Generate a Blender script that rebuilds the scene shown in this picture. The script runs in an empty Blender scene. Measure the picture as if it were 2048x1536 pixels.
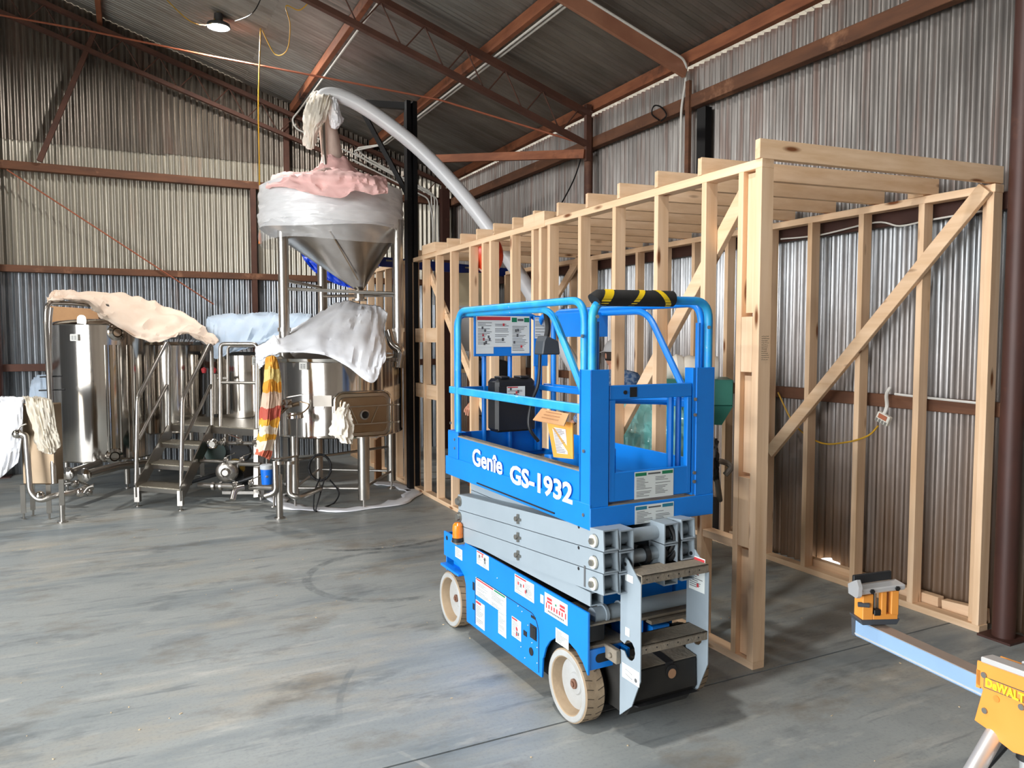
import bpy, bmesh, math, random
from mathutils import Vector, Matrix, noise
random.seed(7)
scn = bpy.context.scene
COL = scn.collection
# ------------------------------------------------------------ camera, daylight, exposure
EYE = Vector((0, 0, 1.69)); YAW = math.radians(26.364); PITCH = math.radians(3.402); FPX = 1530.0
cam_d = bpy.data.cameras.new('camera'); cam_d.sensor_width = 36; cam_d.lens = FPX / 2048 * 36
cam_d.clip_start = .05; cam_d.clip_end = 200
cam = bpy.data.objects.new('camera', cam_d); COL.objects.link(cam)
cam.location = EYE; cam.rotation_euler = (math.radians(90) - PITCH, 0, -YAW)
scn.camera = cam
scn.view_settings.view_transform = 'Standard'; scn.view_settings.look = 'None'
scn.view_settings.gamma = 1; scn.view_settings.use_curve_mapping = False
scn.view_settings.exposure = 0.42
world = bpy.data.worlds.new('sky'); scn.world = world; world.use_nodes = True
bg = world.node_tree.nodes['Background']
bg.inputs['Color'].default_value = (.94, .97, 1.0, 1); bg.inputs['Strength'].default_value = 11.0
scn.cycles.max_bounces = 8; scn.cycles.diffuse_bounces = 5; scn.cycles.glossy_bounces = 4
scn.cycles.transparent_max_bounces = 12; scn.cycles.sample_clamp_indirect = 6
scn.cycles.use_denoising = True
try: scn.cycles.denoiser = 'OPENIMAGEDENOISE'
except Exception: pass
XL, XR, YB, YG = -6.6, 4.52, -4.0, 11.22      # shed: left wall, long right wall, rear wall, gable wall
def portal(name, loc, rot, sx, sy):
    l = bpy.data.lights.new(name, 'AREA'); l.shape = 'RECTANGLE'; l.size = sx; l.size_y = sy
    l.cycles.is_portal = True
    o = bpy.data.objects.new(name, l); COL.objects.link(o); o.location = loc; o.rotation_euler = rot
DOOR_L = (-3.6, 5.2, 4.3)      # y0, y1, height of the opening in the left wall
DOOR_B = (0, 0, 0)      # the rear wall is closed
portal('daylight_left', (XL, (DOOR_L[0] + DOOR_L[1]) / 2, DOOR_L[2] / 2), (0, math.radians(-90), 0), DOOR_L[2], DOOR_L[1] - DOOR_L[0])
0 and portal('daylight_rear', ((DOOR_B[0] + DOOR_B[1]) / 2, YB, DOOR_B[2] / 2), (math.radians(90), 0, 0), DOOR_B[1] - DOOR_B[0], DOOR_B[2])

# high bay lamps: the one in view, plus three unseen ones added to brighten the floor
LAMPS = [(.6, 9, 5.1), (.6, 2.4, 5.1), (-4.2, 7.42, 4.9), (-4.2, 2.4, 4.9)]
LAMP_W = 75
# ------------------------------------------------------------ measuring: a sight line cut at a distance or a plane
_fw = Vector((math.sin(YAW) * math.cos(PITCH), math.cos(YAW) * math.cos(PITCH), -math.sin(PITCH)))
_rt = Vector((math.cos(YAW), -math.sin(YAW), 0)); _up = _rt.cross(_fw)
def _ray(px, py): return _fw + _rt * ((px - 1024) / FPX) + _up * ((768 - py) / FPX)
def D(px, py, d): return EYE + _ray(px, py) * d
def PX(px, py, x): r = _ray(px, py); return EYE + r * (x / r.x)
def PY(px, py, y): r = _ray(px, py); return EYE + r * (y / r.y)
def PZ(px, py, z=0): r = _ray(px, py); return EYE + r * ((z - EYE.z) / r.z)
def V(*a): return Vector(a)

# ------------------------------------------------------------ object helpers
BASE = {}
def thing(name, label, cat, loc=(0, 0, 0), group=None, rotz=0, local=False):
    o = bpy.data.objects.new(name, None); COL.objects.link(o); o.location = loc; o.rotation_euler = (0, 0, rotz)
    o.empty_display_size = .1
    o['label'] = label; o['category'] = cat
    if group: o['group'] = group
    BASE[o] = Vector((0, 0, 0)) if local else Vector(loc)
    return o
def setting(name, loc=(0, 0, 0)):
    o = bpy.data.objects.new(name, None); COL.objects.link(o); o.location = loc; o['kind'] = 'structure'
    BASE[o] = Vector(loc); return o
def tag(o, label, cat, group=None, kind=None):
    o['label'] = label; o['category'] = cat
    if group: o['group'] = group
    if kind: o['kind'] = kind
    return o
def base_of(o):
    while o not in BASE: o = o.parent
    return BASE[o]
def fillet(pts, r, n=5, closed=False):
    pts = [Vector(p) for p in pts]; out = []; N = len(pts)
    for i, p in enumerate(pts):
        if not closed and i in (0, N - 1): out.append(p); continue
        a = pts[i - 1]; b = pts[(i + 1) % N]
        u = (a - p); w = (b - p); lu, lw = u.length, w.length
        if lu < 1e-6 or lw < 1e-6: out.append(p); continue
        u /= lu; w /= lw; rr = r if not isinstance(r, (list, tuple)) else r[i]
        d = min(rr, lu * .48, lw * .48)
        p0 = p + u * d; p1 = p + w * d
        for k in range(n + 1):
            t = k / n; out.append((1 - t) ** 2 * p0 + 2 * t * (1 - t) * p + t * t * p1)
    return out
def spline(pts, n=6):
    pts = [Vector(p) for p in pts]; out = []
    for i in range(len(pts) - 1):
        p0 = pts[max(i - 1, 0)]; p1 = pts[i]; p2 = pts[i + 1]; p3 = pts[min(i + 2, len(pts) - 1)]
        for k in range(n):
            t = k / n
            out.append(.5 * ((2 * p1) + (p2 - p0) * t + (2 * p0 - 5 * p1 + 4 * p2 - p3) * t * t + (3 * p1 - p0 - 3 * p2 + p3) * t ** 3))
    out.append(pts[-1]); return out
class MB:
    def __init__(s): s.v = []; s.f = []; s.mi = []; s.sm = []; s.cur = 0
    def add(s, vs, fs, smooth=False):
        b = len(s.v); s.v += [Vector(v) for v in vs]
        for f in fs: s.f.append([b + i for i in f]); s.mi.append(s.cur); s.sm.append(smooth)
        return s
    def m(s, i): s.cur = i; return s
    def box(s, x0, x1, y0, y1, z0, z1):
        return s.add([(x, y, z) for z in (z0, z1) for y in (y0, y1) for x in (x0, x1)],
                     [(0, 2, 3, 1), (4, 5, 7, 6), (0, 1, 5, 4), (2, 6, 7, 3), (0, 4, 6, 2), (1, 3, 7, 5)])
    def beam(s, p0, p1, w, h, up=(0, 0, 1)):
        p0 = Vector(p0); p1 = Vector(p1); d = (p1 - p0).normalized(); up = Vector(up)
        sd = d.cross(up)
        if sd.length < 1e-4: sd = d.cross(Vector((0, 1, 0)))
        sd.normalize(); u = sd.cross(d)
        vs = [p + sd * (w / 2 * a) + u * (h / 2 * b) for p in (p0, p1) for a, b in ((-1, -1), (1, -1), (1, 1), (-1, 1))]
        return s.add(vs, [(3, 2, 1, 0), (4, 5, 6, 7), (0, 1, 5, 4), (1, 2, 6, 5), (2, 3, 7, 6), (3, 0, 4, 7)])
    def hollow(s, p0, p1, w, h, t, up=(0, 0, 1)):
        p0 = Vector(p0); p1 = Vector(p1); d = (p1 - p0).normalized(); sd = d.cross(Vector(up)).normalized(); u = sd.cross(d)
        vs = []
        for p in (p0, p1):
            for ww, hh in ((w, h), (w - 2 * t, h - 2 * t)):
                vs += [p + sd * (ww / 2 * a) + u * (hh / 2 * b) for a, b in ((-1, -1), (1, -1), (1, 1), (-1, 1))]
        f = []
        for k in range(4):
            j = (k + 1) % 4
            f += [(k, j, 8 + j, 8 + k), (4 + j, 4 + k, 12 + k, 12 + j), (j, k, 4 + k, 4 + j), (8 + k, 8 + j, 12 + j, 12 + k)]
        return s.add(vs, f)
    def tube(s, pts, r, seg=10, caps=True, closed=False, sy=1.0):
        pts = [Vector(p) for p in pts]; n = len(pts); rr = r if isinstance(r, (list, tuple)) else [r] * n
        vs = []; nrm = None
        for i, p in enumerate(pts):
            if closed: t = (pts[(i + 1) % n] - pts[i - 1])
            else: t = (pts[min(i + 1, n - 1)] - pts[max(i - 1, 0)])
            if t.length < 1e-9: t = Vector((0, 0, 1))
            t.normalize()
            if nrm is None:
                a = Vector((0, 0, 1)) if abs(t.z) < .9 else Vector((0, 1, 0)); nrm = (a - t * a.dot(t)).normalized()
            else:
                nrm = nrm - t * nrm.dot(t)
                nrm = nrm.normalized() if nrm.length > 1e-6 else t.orthogonal().normalized()
            b = t.cross(nrm)
            for k in range(seg):
                a = 2 * math.pi * (k + .5) / seg
                vs.append(p + nrm * (math.cos(a) * rr[i]) + b * (math.sin(a) * rr[i] * sy))
        f = []
        for i in range(n - 1 if not closed else n):
            for k in range(seg):
                j = (k + 1) % seg; i2 = (i + 1) % n
                f.append((i * seg + k, i * seg + j, i2 * seg + j, i2 * seg + k))
        s.add(vs, f, smooth=seg > 6)
        if caps and not closed:
            b = len(s.v) - len(vs)
            s.f.append([b + k for k in range(seg)][::-1]); s.mi.append(s.cur); s.sm.append(False)
            s.f.append([b + (n - 1) * seg + k for k in range(seg)]); s.mi.append(s.cur); s.sm.append(False)
        return s
    def cyl(s, p0, p1, r, r2=None, seg=20): return s.tube([p0, p1], [r, r if r2 is None else r2], seg)
    def lathe(s, prof, c, ax=(0, 0, 1), seg=32, smooth=True, a0=0, a1=2 * math.pi):
        c = Vector(c); ax = Vector(ax).normalized(); u = ax.orthogonal().normalized()
        if abs(ax.z) > .99: u = Vector((1, 0, 0))
        w = ax.cross(u); n = len(prof); full = abs(a1 - a0 - 2 * math.pi) < 1e-6; m = seg if full else seg + 1; vs = []
        for k in range(m):
            a = a0 + (a1 - a0) * k / seg
            for r, z in prof: vs.append(c + ax * z + u * (r * math.cos(a)) + w * (r * math.sin(a)))
        f = []
        for k in range(seg):
            k2 = (k + 1) % m
            for i in range(n - 1): f.append((k * n + i, k2 * n + i, k2 * n + i + 1, k * n + i + 1))
        return s.add(vs, f, smooth)
    def prism(s, poly, o, u, w, ext):
        """polygon in the plane o+u*a+w*b, extruded by vector ext"""
        o = Vector(o); u = Vector(u); w = Vector(w); e = Vector(ext); n = len(poly)
        vs = [o + u * a + w * b for a, b in poly]; vs += [v + e for v in vs]
        f = [tuple(range(n)), tuple(range(2 * n - 1, n - 1, -1))] + [((i + 1) % n, i, n + i, n + (i + 1) % n) for i in range(n)]
        return s.add(vs, f)
    def grid(s, rows, smooth=True):
        m = len(rows[0]); vs = [p for r in rows for p in r]
        f = [(i * m + j, i * m + j + 1, (i + 1) * m + j + 1, (i + 1) * m + j) for i in range(len(rows) - 1) for j in range(m - 1)]
        return s.add(vs, f, smooth)
    def ball(s, c, r, sx=1, sy=1, sz=1, seg=14, rings=8):
        c = Vector(c); vs = [c + Vector((0, 0, r * sz))]; f = []
        for i in range(1, rings):
            t = math.pi * i / rings
            for k in range(seg):
                a = 2 * math.pi * k / seg
                vs.append(c + Vector((math.sin(t) * math.cos(a) * r * sx, math.sin(t) * math.sin(a) * r * sy, math.cos(t) * r * sz)))
        vs.append(c - Vector((0, 0, r * sz)))
        for k in range(seg): f.append((0, 1 + k, 1 + (k + 1) % seg))
        for i in range(rings - 2):
            for k in range(seg):
                a = 1 + i * seg; f.append((a + k, a + seg + k, a + seg + (k + 1) % seg, a + (k + 1) % seg))
        b = 1 + (rings - 2) * seg; l = len(vs) - 1
        for k in range(seg): f.append((b + k, l, b + (k + 1) % seg))
        return s.add(vs, f, True)
    def build(s, name, mats, parent=None, bevel=0, solid=0, sub=0, label=None, local=False):
        if not isinstance(mats, (list, tuple)): mats = [mats]
        if parent is not None: off = base_of(parent)
        else:
            xs = [v.x for v in s.v]; ys = [v.y for v in s.v]; zs = [v.z for v in s.v]
            off = Vector(((min(xs) + max(xs)) / 2, (min(ys) + max(ys)) / 2, min(zs)))
        me = bpy.data.meshes.new(name); me.from_pydata([tuple(v - off) for v in s.v], [], s.f)
        for m in mats: me.materials.append(m)
        for p, mi, sm in zip(me.polygons, s.mi, s.sm): p.material_index = mi; p.use_smooth = sm
        me.validate(); me.update()
        if any(s.sm):
            try: me.set_sharp_from_angle(angle=math.radians(32))
            except Exception: pass
        o = bpy.data.objects.new(name, me); COL.objects.link(o)
        if parent is not None: o.parent = parent
        else: o.location = off; BASE[o] = off
        if solid:
            md = o.modifiers.new('thickness', 'SOLIDIFY'); md.thickness = solid; md.offset = 0
        if sub:
            md = o.modifiers.new('sub', 'SUBSURF'); md.levels = sub; md.render_levels = sub
        if bevel:
            md = o.modifiers.new('edge', 'BEVEL'); md.width = bevel; md.segments = 1; md.limit_method = 'ANGLE'; md.angle_limit = math.radians(40)
        if label: o['label'] = label
        return o
def dup(o, loc, parent=None, label=None):
    c = o.copy(); COL.objects.link(c)
    if parent is not None: c.parent = parent
    c.location = loc
    if label: c['label'] = label
    BASE[c] = Vector(loc)
    for ch in list(o.children):
        k = ch.copy(); COL.objects.link(k); k.parent = c
        for g in ch.children:
            q = g.copy(); COL.objects.link(q); q.parent = k
    return c
def text(body, parent, o, u, w, size, mat, name='lettering', bold=.0, ext=.0008, xs=1.0, shear=0):
    cu = bpy.data.curves.new(name, 'FONT'); cu.body = body; cu.size = 1; cu.extrude = ext / size; cu.offset = bold
    cu.shear = shear; cu.resolution_u = 3
    tmp = bpy.data.objects.new('tmp', cu); COL.objects.link(tmp); bpy.context.view_layer.update()
    me = bpy.data.meshes.new_from_object(tmp.evaluated_get(bpy.context.evaluated_depsgraph_get())); bpy.data.objects.remove(tmp)
    me.materials.clear(); me.materials.append(mat)
    ob = bpy.data.objects.new(name, me); COL.objects.link(ob); ob.parent = parent
    u = Vector(u).normalized(); w = Vector(w).normalized(); n = u.cross(w)
    m = Matrix((u * size * xs, w * size, n * size)).transposed().to_4x4(); m.translation = Vector(o) - base_of(parent)
    ob.matrix_local = m
    return ob

# ------------------------------------------------------------ materials
def lin(c):
    return tuple((x / 255 / 12.92) if x / 255 <= .04045 else ((x / 255 + .055) / 1.055) ** 2.4 for x in c)
def mat(name, c, rough=.5, metal=0, c2=None, sc=4, stretch=(1, 1, 1), amt=.5, bump=0, bsc=None, c3=None, sc3=1.5, lo3=.55, hi3=.7,
        coord='Object', spec=.5, rvar=0, st3=None, emit=0, trans=0, alpha=1, rnd=0, sheen=0, coat=0):
    m = bpy.data.materials.new(name); m.use_nodes = True; nt = m.node_tree; N = nt.nodes; L = nt.links
    b = N['Principled BSDF']; b.inputs['Roughness'].default_value = rough; b.inputs['Metallic'].default_value = metal
    b.inputs['Specular IOR Level'].default_value = spec
    b.inputs['Base Color'].default_value = (*lin(c), 1)
    if coat: b.inputs['Coat Weight'].default_value = coat; b.inputs['Coat Roughness'].default_value = .15
    if trans: b.inputs['Transmission Weight'].default_value = trans
    if alpha < 1: b.inputs['Alpha'].default_value = alpha
    if emit: b.inputs['Emission Color'].default_value = (*lin(c), 1); b.inputs['Emission Strength'].default_value = emit
    if c2 or bump or c3 or rnd:
        tc = N.new('ShaderNodeTexCoord'); mp = N.new('ShaderNodeMapping'); mp.inputs['Scale'].default_value = stretch
        src = tc.outputs[coord]
        oi = N.new('ShaderNodeObjectInfo'); ad = N.new('ShaderNodeVectorMath'); ad.operation = 'ADD'
        ml = N.new('ShaderNodeMath'); ml.operation = 'MULTIPLY'; ml.inputs[1].default_value = 37
        L.new(oi.outputs['Random'], ml.inputs[0]); L.new(src, ad.inputs[0]); L.new(ml.outputs[0], ad.inputs[1])
        L.new(ad.outputs[0], mp.inputs['Vector'])
        n1 = N.new('ShaderNodeTexNoise'); n1.inputs['Scale'].default_value = sc; n1.inputs['Detail'].default_value = 6; n1.inputs['Roughness'].default_value = .6
        L.new(mp.outputs[0], n1.inputs['Vector'])
        last = None
        if c2:
            r = N.new('ShaderNodeValToRGB'); r.color_ramp.elements[0].position = .5 - amt / 2; r.color_ramp.elements[1].position = .5 + amt / 2
            r.color_ramp.elements[0].color = (*lin(c), 1); r.color_ramp.elements[1].color = (*lin(c2), 1)
            L.new(n1.outputs['Fac'], r.inputs['Fac']); last = r.outputs['Color']
        if c3:
            n3 = N.new('ShaderNodeTexNoise'); n3.inputs['Scale'].default_value = sc3; n3.inputs['Detail'].default_value = 5; n3.inputs['Roughness'].default_value = .65
            if st3:
                mp3 = N.new('ShaderNodeMapping'); mp3.inputs['Scale'].default_value = st3; L.new(ad.outputs[0], mp3.inputs['Vector']); L.new(mp3.outputs[0], n3.inputs['Vector'])
            else: L.new(ad.outputs[0], n3.inputs['Vector'])
            mr = N.new('ShaderNodeMapRange'); mr.inputs['From Min'].default_value = lo3; mr.inputs['From Max'].default_value = hi3
            L.new(n3.outputs['Fac'], mr.inputs['Value'])
            mx = N.new('ShaderNodeMix'); mx.data_type = 'RGBA'; mx.inputs[7].default_value = (*lin(c3), 1)
            if last: L.new(last, mx.inputs[6])
            else: mx.inputs[6].default_value = (*lin(c), 1)
            L.new(mr.outputs[0], mx.inputs[0]); last = mx.outputs[2]
            if metal:
                mm = N.new('ShaderNodeMapRange'); mm.inputs['To Min'].default_value = metal; mm.inputs['To Max'].default_value = 0
                L.new(mr.outputs[0], mm.inputs['Value']); L.new(mm.outputs[0], b.inputs['Metallic'])
        if rnd:
            hs = N.new('ShaderNodeHueSaturation'); rr = N.new('ShaderNodeMapRange'); rr.inputs['To Min'].default_value = 1 - rnd; rr.inputs['To Max'].default_value = 1 + rnd
            L.new(oi.outputs['Random'], rr.inputs['Value']); L.new(rr.outputs[0], hs.inputs['Value'])
            if last: L.new(last, hs.inputs['Color'])
            else: hs.inputs['Color'].default_value = (*lin(c), 1)
            last = hs.outputs['Color']
        if last: L.new(last, b.inputs['Base Color'])
        if rvar:
            rm = N.new('ShaderNodeMapRange'); rm.inputs['To Min'].default_value = max(.02, rough - rvar); rm.inputs['To Max'].default_value = min(1, rough + rvar)
            L.new(n1.outputs['Fac'], rm.inputs['Value']); L.new(rm.outputs[0], b.inputs['Roughness'])
        if bump:
            bp = N.new('ShaderNodeBump'); bp.inputs['Strength'].default_value = bump; bp.inputs['Distance'].default_value = .01
            if bsc:
                nb = N.new('ShaderNodeTexNoise'); nb.inputs['Scale'].default_value = bsc; nb.inputs['Detail'].default_value = 4
                L.new(mp.outputs[0], nb.inputs['Vector']); L.new(nb.outputs['Fac'], bp.inputs['Height'])
            else: L.new(n1.outputs['Fac'], bp.inputs['Height'])
            L.new(bp.outputs[0], b.inputs['Normal'])
    return m
def pine(name, ax, c=(242, 210, 176), c2=(224, 186, 146), knot=(120, 72, 40)):
    st = [22, 22, 22]; st[ax] = 1.1
    m = mat(name, c, .62, 0, c2, 1.0, tuple(st), .35, bump=.08, rnd=.07, spec=.3)
    nt = m.node_tree; N = nt.nodes; L = nt.links; b = N['Principled BSDF']
    src = b.inputs['Base Color'].links[0].from_socket
    mp = N.new('ShaderNodeMapping'); s2 = [9, 9, 9]; s2[ax] = 2.2; mp.inputs['Scale'].default_value = s2
    ad = [n for n in N if n.type == 'VECT_MATH'][0]; L.new(ad.outputs[0], mp.inputs['Vector'])
    vo = N.new('ShaderNodeTexVoronoi'); vo.inputs['Scale'].default_value = 1.0; vo.inputs['Randomness'].default_value = 1; L.new(mp.outputs[0], vo.inputs['Vector'])
    mr = N.new('ShaderNodeMapRange'); mr.inputs['From Min'].default_value = .16; mr.inputs['From Max'].default_value = .07
    L.new(vo.outputs['Distance'], mr.inputs['Value'])
    mx = N.new('ShaderNodeMix'); mx.data_type = 'RGBA'; mx.inputs[7].default_value = (*lin(knot), 1)
    L.new(src, mx.inputs[6]); L.new(mr.outputs[0], mx.inputs[0]); L.new(mx.outputs[2], b.inputs['Base Color'])
    return m
M = {}
M['pine_x'] = pine('pine_along_x', 0); M['pine_y'] = pine('pine_along_y', 1); M['pine_z'] = pine('pine_along_z', 2)
M['galv'] = mat('galvanised_sheet', (178, 182, 186), .34, .8, (122, 126, 130), 3, (9, 9, .7), .5, bump=.05, bsc=60, c3=(112, 78, 58), sc3=1.3, lo3=.56, hi3=.8, st3=(6, 6, .6), rnd=.1, rvar=.1)
M['galv_old'] = mat('weathered_sheet', (160, 152, 142), .36, .8, (98, 90, 82), 2.2, (9, 9, .6), .6, bump=.05, bsc=60, c3=(88, 58, 44), sc3=1.1, lo3=.52, hi3=.8, st3=(5, 5, .5), rnd=.12)
M['galv_mid'] = mat('beige_aged_sheet', (198, 192, 178), .36, .75, (150, 145, 134), 2.5, (9, 9, .5), .6, bump=.05, bsc=60, c3=(128, 92, 64), sc3=1.2, lo3=.58, hi3=.82, st3=(6, 6, .4), rnd=.08)
def grime(m, z0, z1, col, k=.8, sc=(7, 7, .8)):
    # mud splash and rust rising from the foot of a sheet, a stain of its own
    nt = m.node_tree; N = nt.nodes; L = nt.links; b = N['Principled BSDF']; cur = b.inputs['Base Color'].links[0].from_socket
    ge = N.new('ShaderNodeNewGeometry'); sp = N.new('ShaderNodeSeparateXYZ'); L.new(ge.outputs['Position'], sp.inputs[0])
    mp = N.new('ShaderNodeMapping'); mp.inputs['Scale'].default_value = sc; L.new(ge.outputs['Position'], mp.inputs['Vector'])
    n = N.new('ShaderNodeTexNoise'); n.inputs['Scale'].default_value = 1; n.inputs['Detail'].default_value = 5; L.new(mp.outputs[0], n.inputs['Vector'])
    ad = N.new('ShaderNodeMath'); ad.operation = 'MULTIPLY_ADD'; L.new(n.outputs['Fac'], ad.inputs[0]); ad.inputs[1].default_value = -1.6; L.new(sp.outputs[2], ad.inputs[2])
    r = N.new('ShaderNodeMapRange'); r.inputs['From Min'].default_value = z1 - .8; r.inputs['From Max'].default_value = z0 - .8; r.inputs['To Max'].default_value = k; L.new(ad.outputs[0], r.inputs['Value'])
    x = N.new('ShaderNodeMix'); x.data_type = 'RGBA'; x.inputs[7].default_value = (*lin(col), 1); L.new(cur, x.inputs[6]); L.new(r.outputs[0], x.inputs[0]); L.new(x.outputs[2], b.inputs['Base Color'])
    mm = N.new('ShaderNodeMath'); mm.operation = 'MULTIPLY_ADD'; mm.inputs[1].default_value = -.75; mm.inputs[2].default_value = .8; L.new(r.outputs[0], mm.inputs[0]); L.new(mm.outputs[0], b.inputs['Metallic'])
    return m
M['galv_low'] = grime(mat('right_wall_sheet_low', (176, 178, 180), .36, .8, (120, 122, 124), 3, (9, 9, .7), .5, bump=.05, bsc=60, rnd=.1, rvar=.1), .2, 2.3, (118, 90, 64), .92)
M['galv_high'] = mat('right_wall_sheet_high', (150, 146, 142), .45, .6, (104, 98, 94), 3, (9, 9, .6), .55, bump=.05, bsc=60, c3=(112, 78, 62), sc3=1.6, lo3=.5, hi3=.78, st3=(9, 9, .35), rnd=.12, rvar=.08)
M['roof'] = mat('roof_sheet', (172, 168, 162), .38, .8, (116, 112, 106), 2.0, (.6, 4, 1), .6, bump=.04, bsc=60, c3=(84, 60, 48), sc3=1.0, lo3=.55, hi3=.8, st3=(.5, 4, 1), rnd=.12)
M['rust'] = mat('red_oxide_steel', (98, 62, 48), .7, .05, (68, 44, 36), 5, (1, 1, 1), .6, bump=.1, c3=(130, 88, 64), sc3=2.5, lo3=.6, hi3=.8)
M['rustdark'] = mat('dark_brown_steel', (82, 50, 42), .5, .1, (58, 38, 34), 6, (1, 1, .4), .6, c3=(104, 66, 48), sc3=3, lo3=.62, hi3=.8)
M['oldwood'] = mat('old_oregon_timber', (172, 108, 74), .75, 0, (112, 64, 44), 2.2, (2, 1, 6), .6, bump=.2, c3=(46, 30, 26), sc3=1.6, lo3=.56, hi3=.7)
M['oldwood2'] = mat('weathered_girt_timber', (122, 80, 54), .8, 0, (76, 50, 38), 2.2, (1, 1, 5), .6, bump=.2, c3=(168, 122, 92), sc3=2, lo3=.6, hi3=.75)
M['blackpaint'] = mat('black_paint', (14, 14, 16), .5, 0, spec=.25)
M['conduit'] = mat('white_conduit', (214, 212, 206), .45)
M['yellowcord'] = mat('yellow_cord', (196, 150, 40), .5)
M['copper'] = mat('rust_rod', (160, 92, 66), .5, .3)
# ------------------------------------------------------------ the shed
SL = .33; XRIDGE = -2.0
def zr(x): return 4.18 + (4.5 - x) * SL if x > XRIDGE else 4.18 + (4.5 - XRIDGE) * SL - (XRIDGE - x) * SL
def floor_mat():
    m = mat('old_concrete_floor', (160, 164, 161), .5, 0, (138, 144, 145), 1.3, (.5, 1.6, 1), .55, bump=.12, bsc=9, c3=(170, 162, 146), sc3=1.6, lo3=.52, hi3=.75, st3=(.6, 1.8, 1), rvar=.12)
    nt = m.node_tree; N = nt.nodes; L = nt.links; b = N['Principled BSDF']
    cur = b.inputs['Base Color'].links[0].from_socket
    ge = N.new('ShaderNodeNewGeometry')
    def noise_n(sc, st=(1, 1, 1), rot=0, det=5):
        mp = N.new('ShaderNodeMapping'); mp.inputs['Scale'].default_value = st; mp.inputs['Rotation'].default_value = (0, 0, rot)
        L.new(ge.outputs['Position'], mp.inputs['Vector'])
        n = N.new('ShaderNodeTexNoise'); n.inputs['Scale'].default_value = sc; n.inputs['Detail'].default_value = det; n.inputs['Roughness'].default_value = .65
        L.new(mp.outputs[0], n.inputs['Vector']); return n.outputs['Fac']
    def mrange(s, a, c, lo=0, hi=1):
        r = N.new('ShaderNodeMapRange'); r.inputs['From Min'].default_value = a; r.inputs['From Max'].default_value = c
        r.inputs['To Min'].default_value = lo; r.inputs['To Max'].default_value = hi; L.new(s, r.inputs['Value']); return r.outputs[0]
    def mix(cur, col, fac):
        x = N.new('ShaderNodeMix'); x.data_type = 'RGBA'; x.inputs[7].default_value = (*lin(col), 1); L.new(cur, x.inputs[6]); L.new(fac, x.inputs[0]); return x.outputs[2]
    def mul(a, c):
        x = N.new('ShaderNodeMath'); x.operation = 'MULTIPLY'; L.new(a, x.inputs[0])
        if isinstance(c, float): x.inputs[1].default_value = c
        else: L.new(c, x.inputs[1])
        return x.outputs[0]
    cur = mix(cur, (98, 112, 120), mul(mrange(noise_n(1.1, (.45, 2.2, 1), .35), .5, .72), .8))
    cur = mix(cur, (190, 188, 180), mul(mrange(noise_n(2.6, (.3, 2.6, 1), .28), .56, .75), .6))
    cur = mix(cur, (84, 92, 96), mul(mrange(noise_n(6, (.3, 2.4, 1), .35), .58, .74), .7))
    cur = mix(cur, (190, 174, 146), mul(mrange(noise_n(22, (1, 1, 1)), .68, .78), .5))
    cur = mix(cur, (120, 124, 124), mul(mrange(noise_n(60, (1, 1, 1)), .5, .75), .5))
    cur = mix(cur, (112, 100, 82), mul(mrange(noise_n(1.7, (1, 1.5, 1), .6, 8), .54, .68), .55))
    cur = mix(cur, (78, 86, 90), mul(mrange(noise_n(2.3, (.8, 1.6, 1), .2, 9), .55, .70), .6))
    cur = mix(cur, (206, 202, 192), mul(mrange(noise_n(3.1, (.7, 1.8, 1), .5, 10), .60, .74), .45))
    nz = mrange(noise_n(9), .35, .6)
    def ring(cx, cy, r, w, a0, a1, col, k):
        nonlocal cur
        sb = N.new('ShaderNodeVectorMath'); sb.operation = 'SUBTRACT'; L.new(ge.outputs['Position'], sb.inputs[0]); sb.inputs[1].default_value = (cx, cy, 0)
        ln = N.new('ShaderNodeVectorMath'); ln.operation = 'LENGTH'; L.new(sb.outputs[0], ln.inputs[0])
        d = N.new('ShaderNodeMath'); d.operation = 'SUBTRACT'; L.new(ln.outputs['Value'], d.inputs[0]); d.inputs[1].default_value = r
        ab = N.new('ShaderNodeMath'); ab.operation = 'ABSOLUTE'; L.new(d.outputs[0], ab.inputs[0])
        f = mrange(ab.outputs[0], w, w * .6)
        sp = N.new('ShaderNodeSeparateXYZ'); L.new(sb.outputs[0], sp.inputs[0])
        at = N.new('ShaderNodeMath'); at.operation = 'ARCTAN2'; L.new(sp.outputs[1], at.inputs[0]); L.new(sp.outputs[0], at.inputs[1])
        f = mul(mul(f, mrange(at.outputs[0], a0, a0 + .15)), mrange(at.outputs[0], a1, a1 - .15))
        cur = mix(cur, col, mul(mul(f, nz), k))
    ring(1.62, 5.25, .58, .038, .9, 3.3, (78, 88, 92), .6); ring(1.62, 5.25, .58, .038, -3.3, -1.4, (78, 88, 92), .6)
    ring(2.3, 3.0, 1.55, .02, 2.5, 3.0, (90, 100, 104), .5)
    ring(1.9, 6.9, 1.0, .035, -2.2, -1.0, (58, 66, 70), .75)
    ring(-.6, 2.2, 1.7, .012, -.4, .5, (190, 188, 180), .6)
    L.new(cur, b.inputs['Base Color'])
    return m
M['floor'] = floor_mat()
floor = MB().box(XL - .2, 5.2, YB - .2, 11.6, -.35, -.03).build('floor', mat('slab_joint', (58, 58, 56), .9)); floor['kind'] = 'structure'
for y0, y1 in ((YB - .2, -1.44), (-1.43, 2.834), (2.845, 7.14), (7.15, 11.6)):
    nx = 6
    MB().box(XL - .2, 5.2, y0, y1, -.03, 0).build('slab', M['floor'], floor)
ground = MB().box(-60, 60, -60, 60, -.5, -.36).build('ground', mat('gravel_yard', (150, 142, 128), .9, 0, (120, 112, 98), 3)); ground['kind'] = 'structure'
PITCH_C = .0705; COVER = PITCH_C * 10
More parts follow.
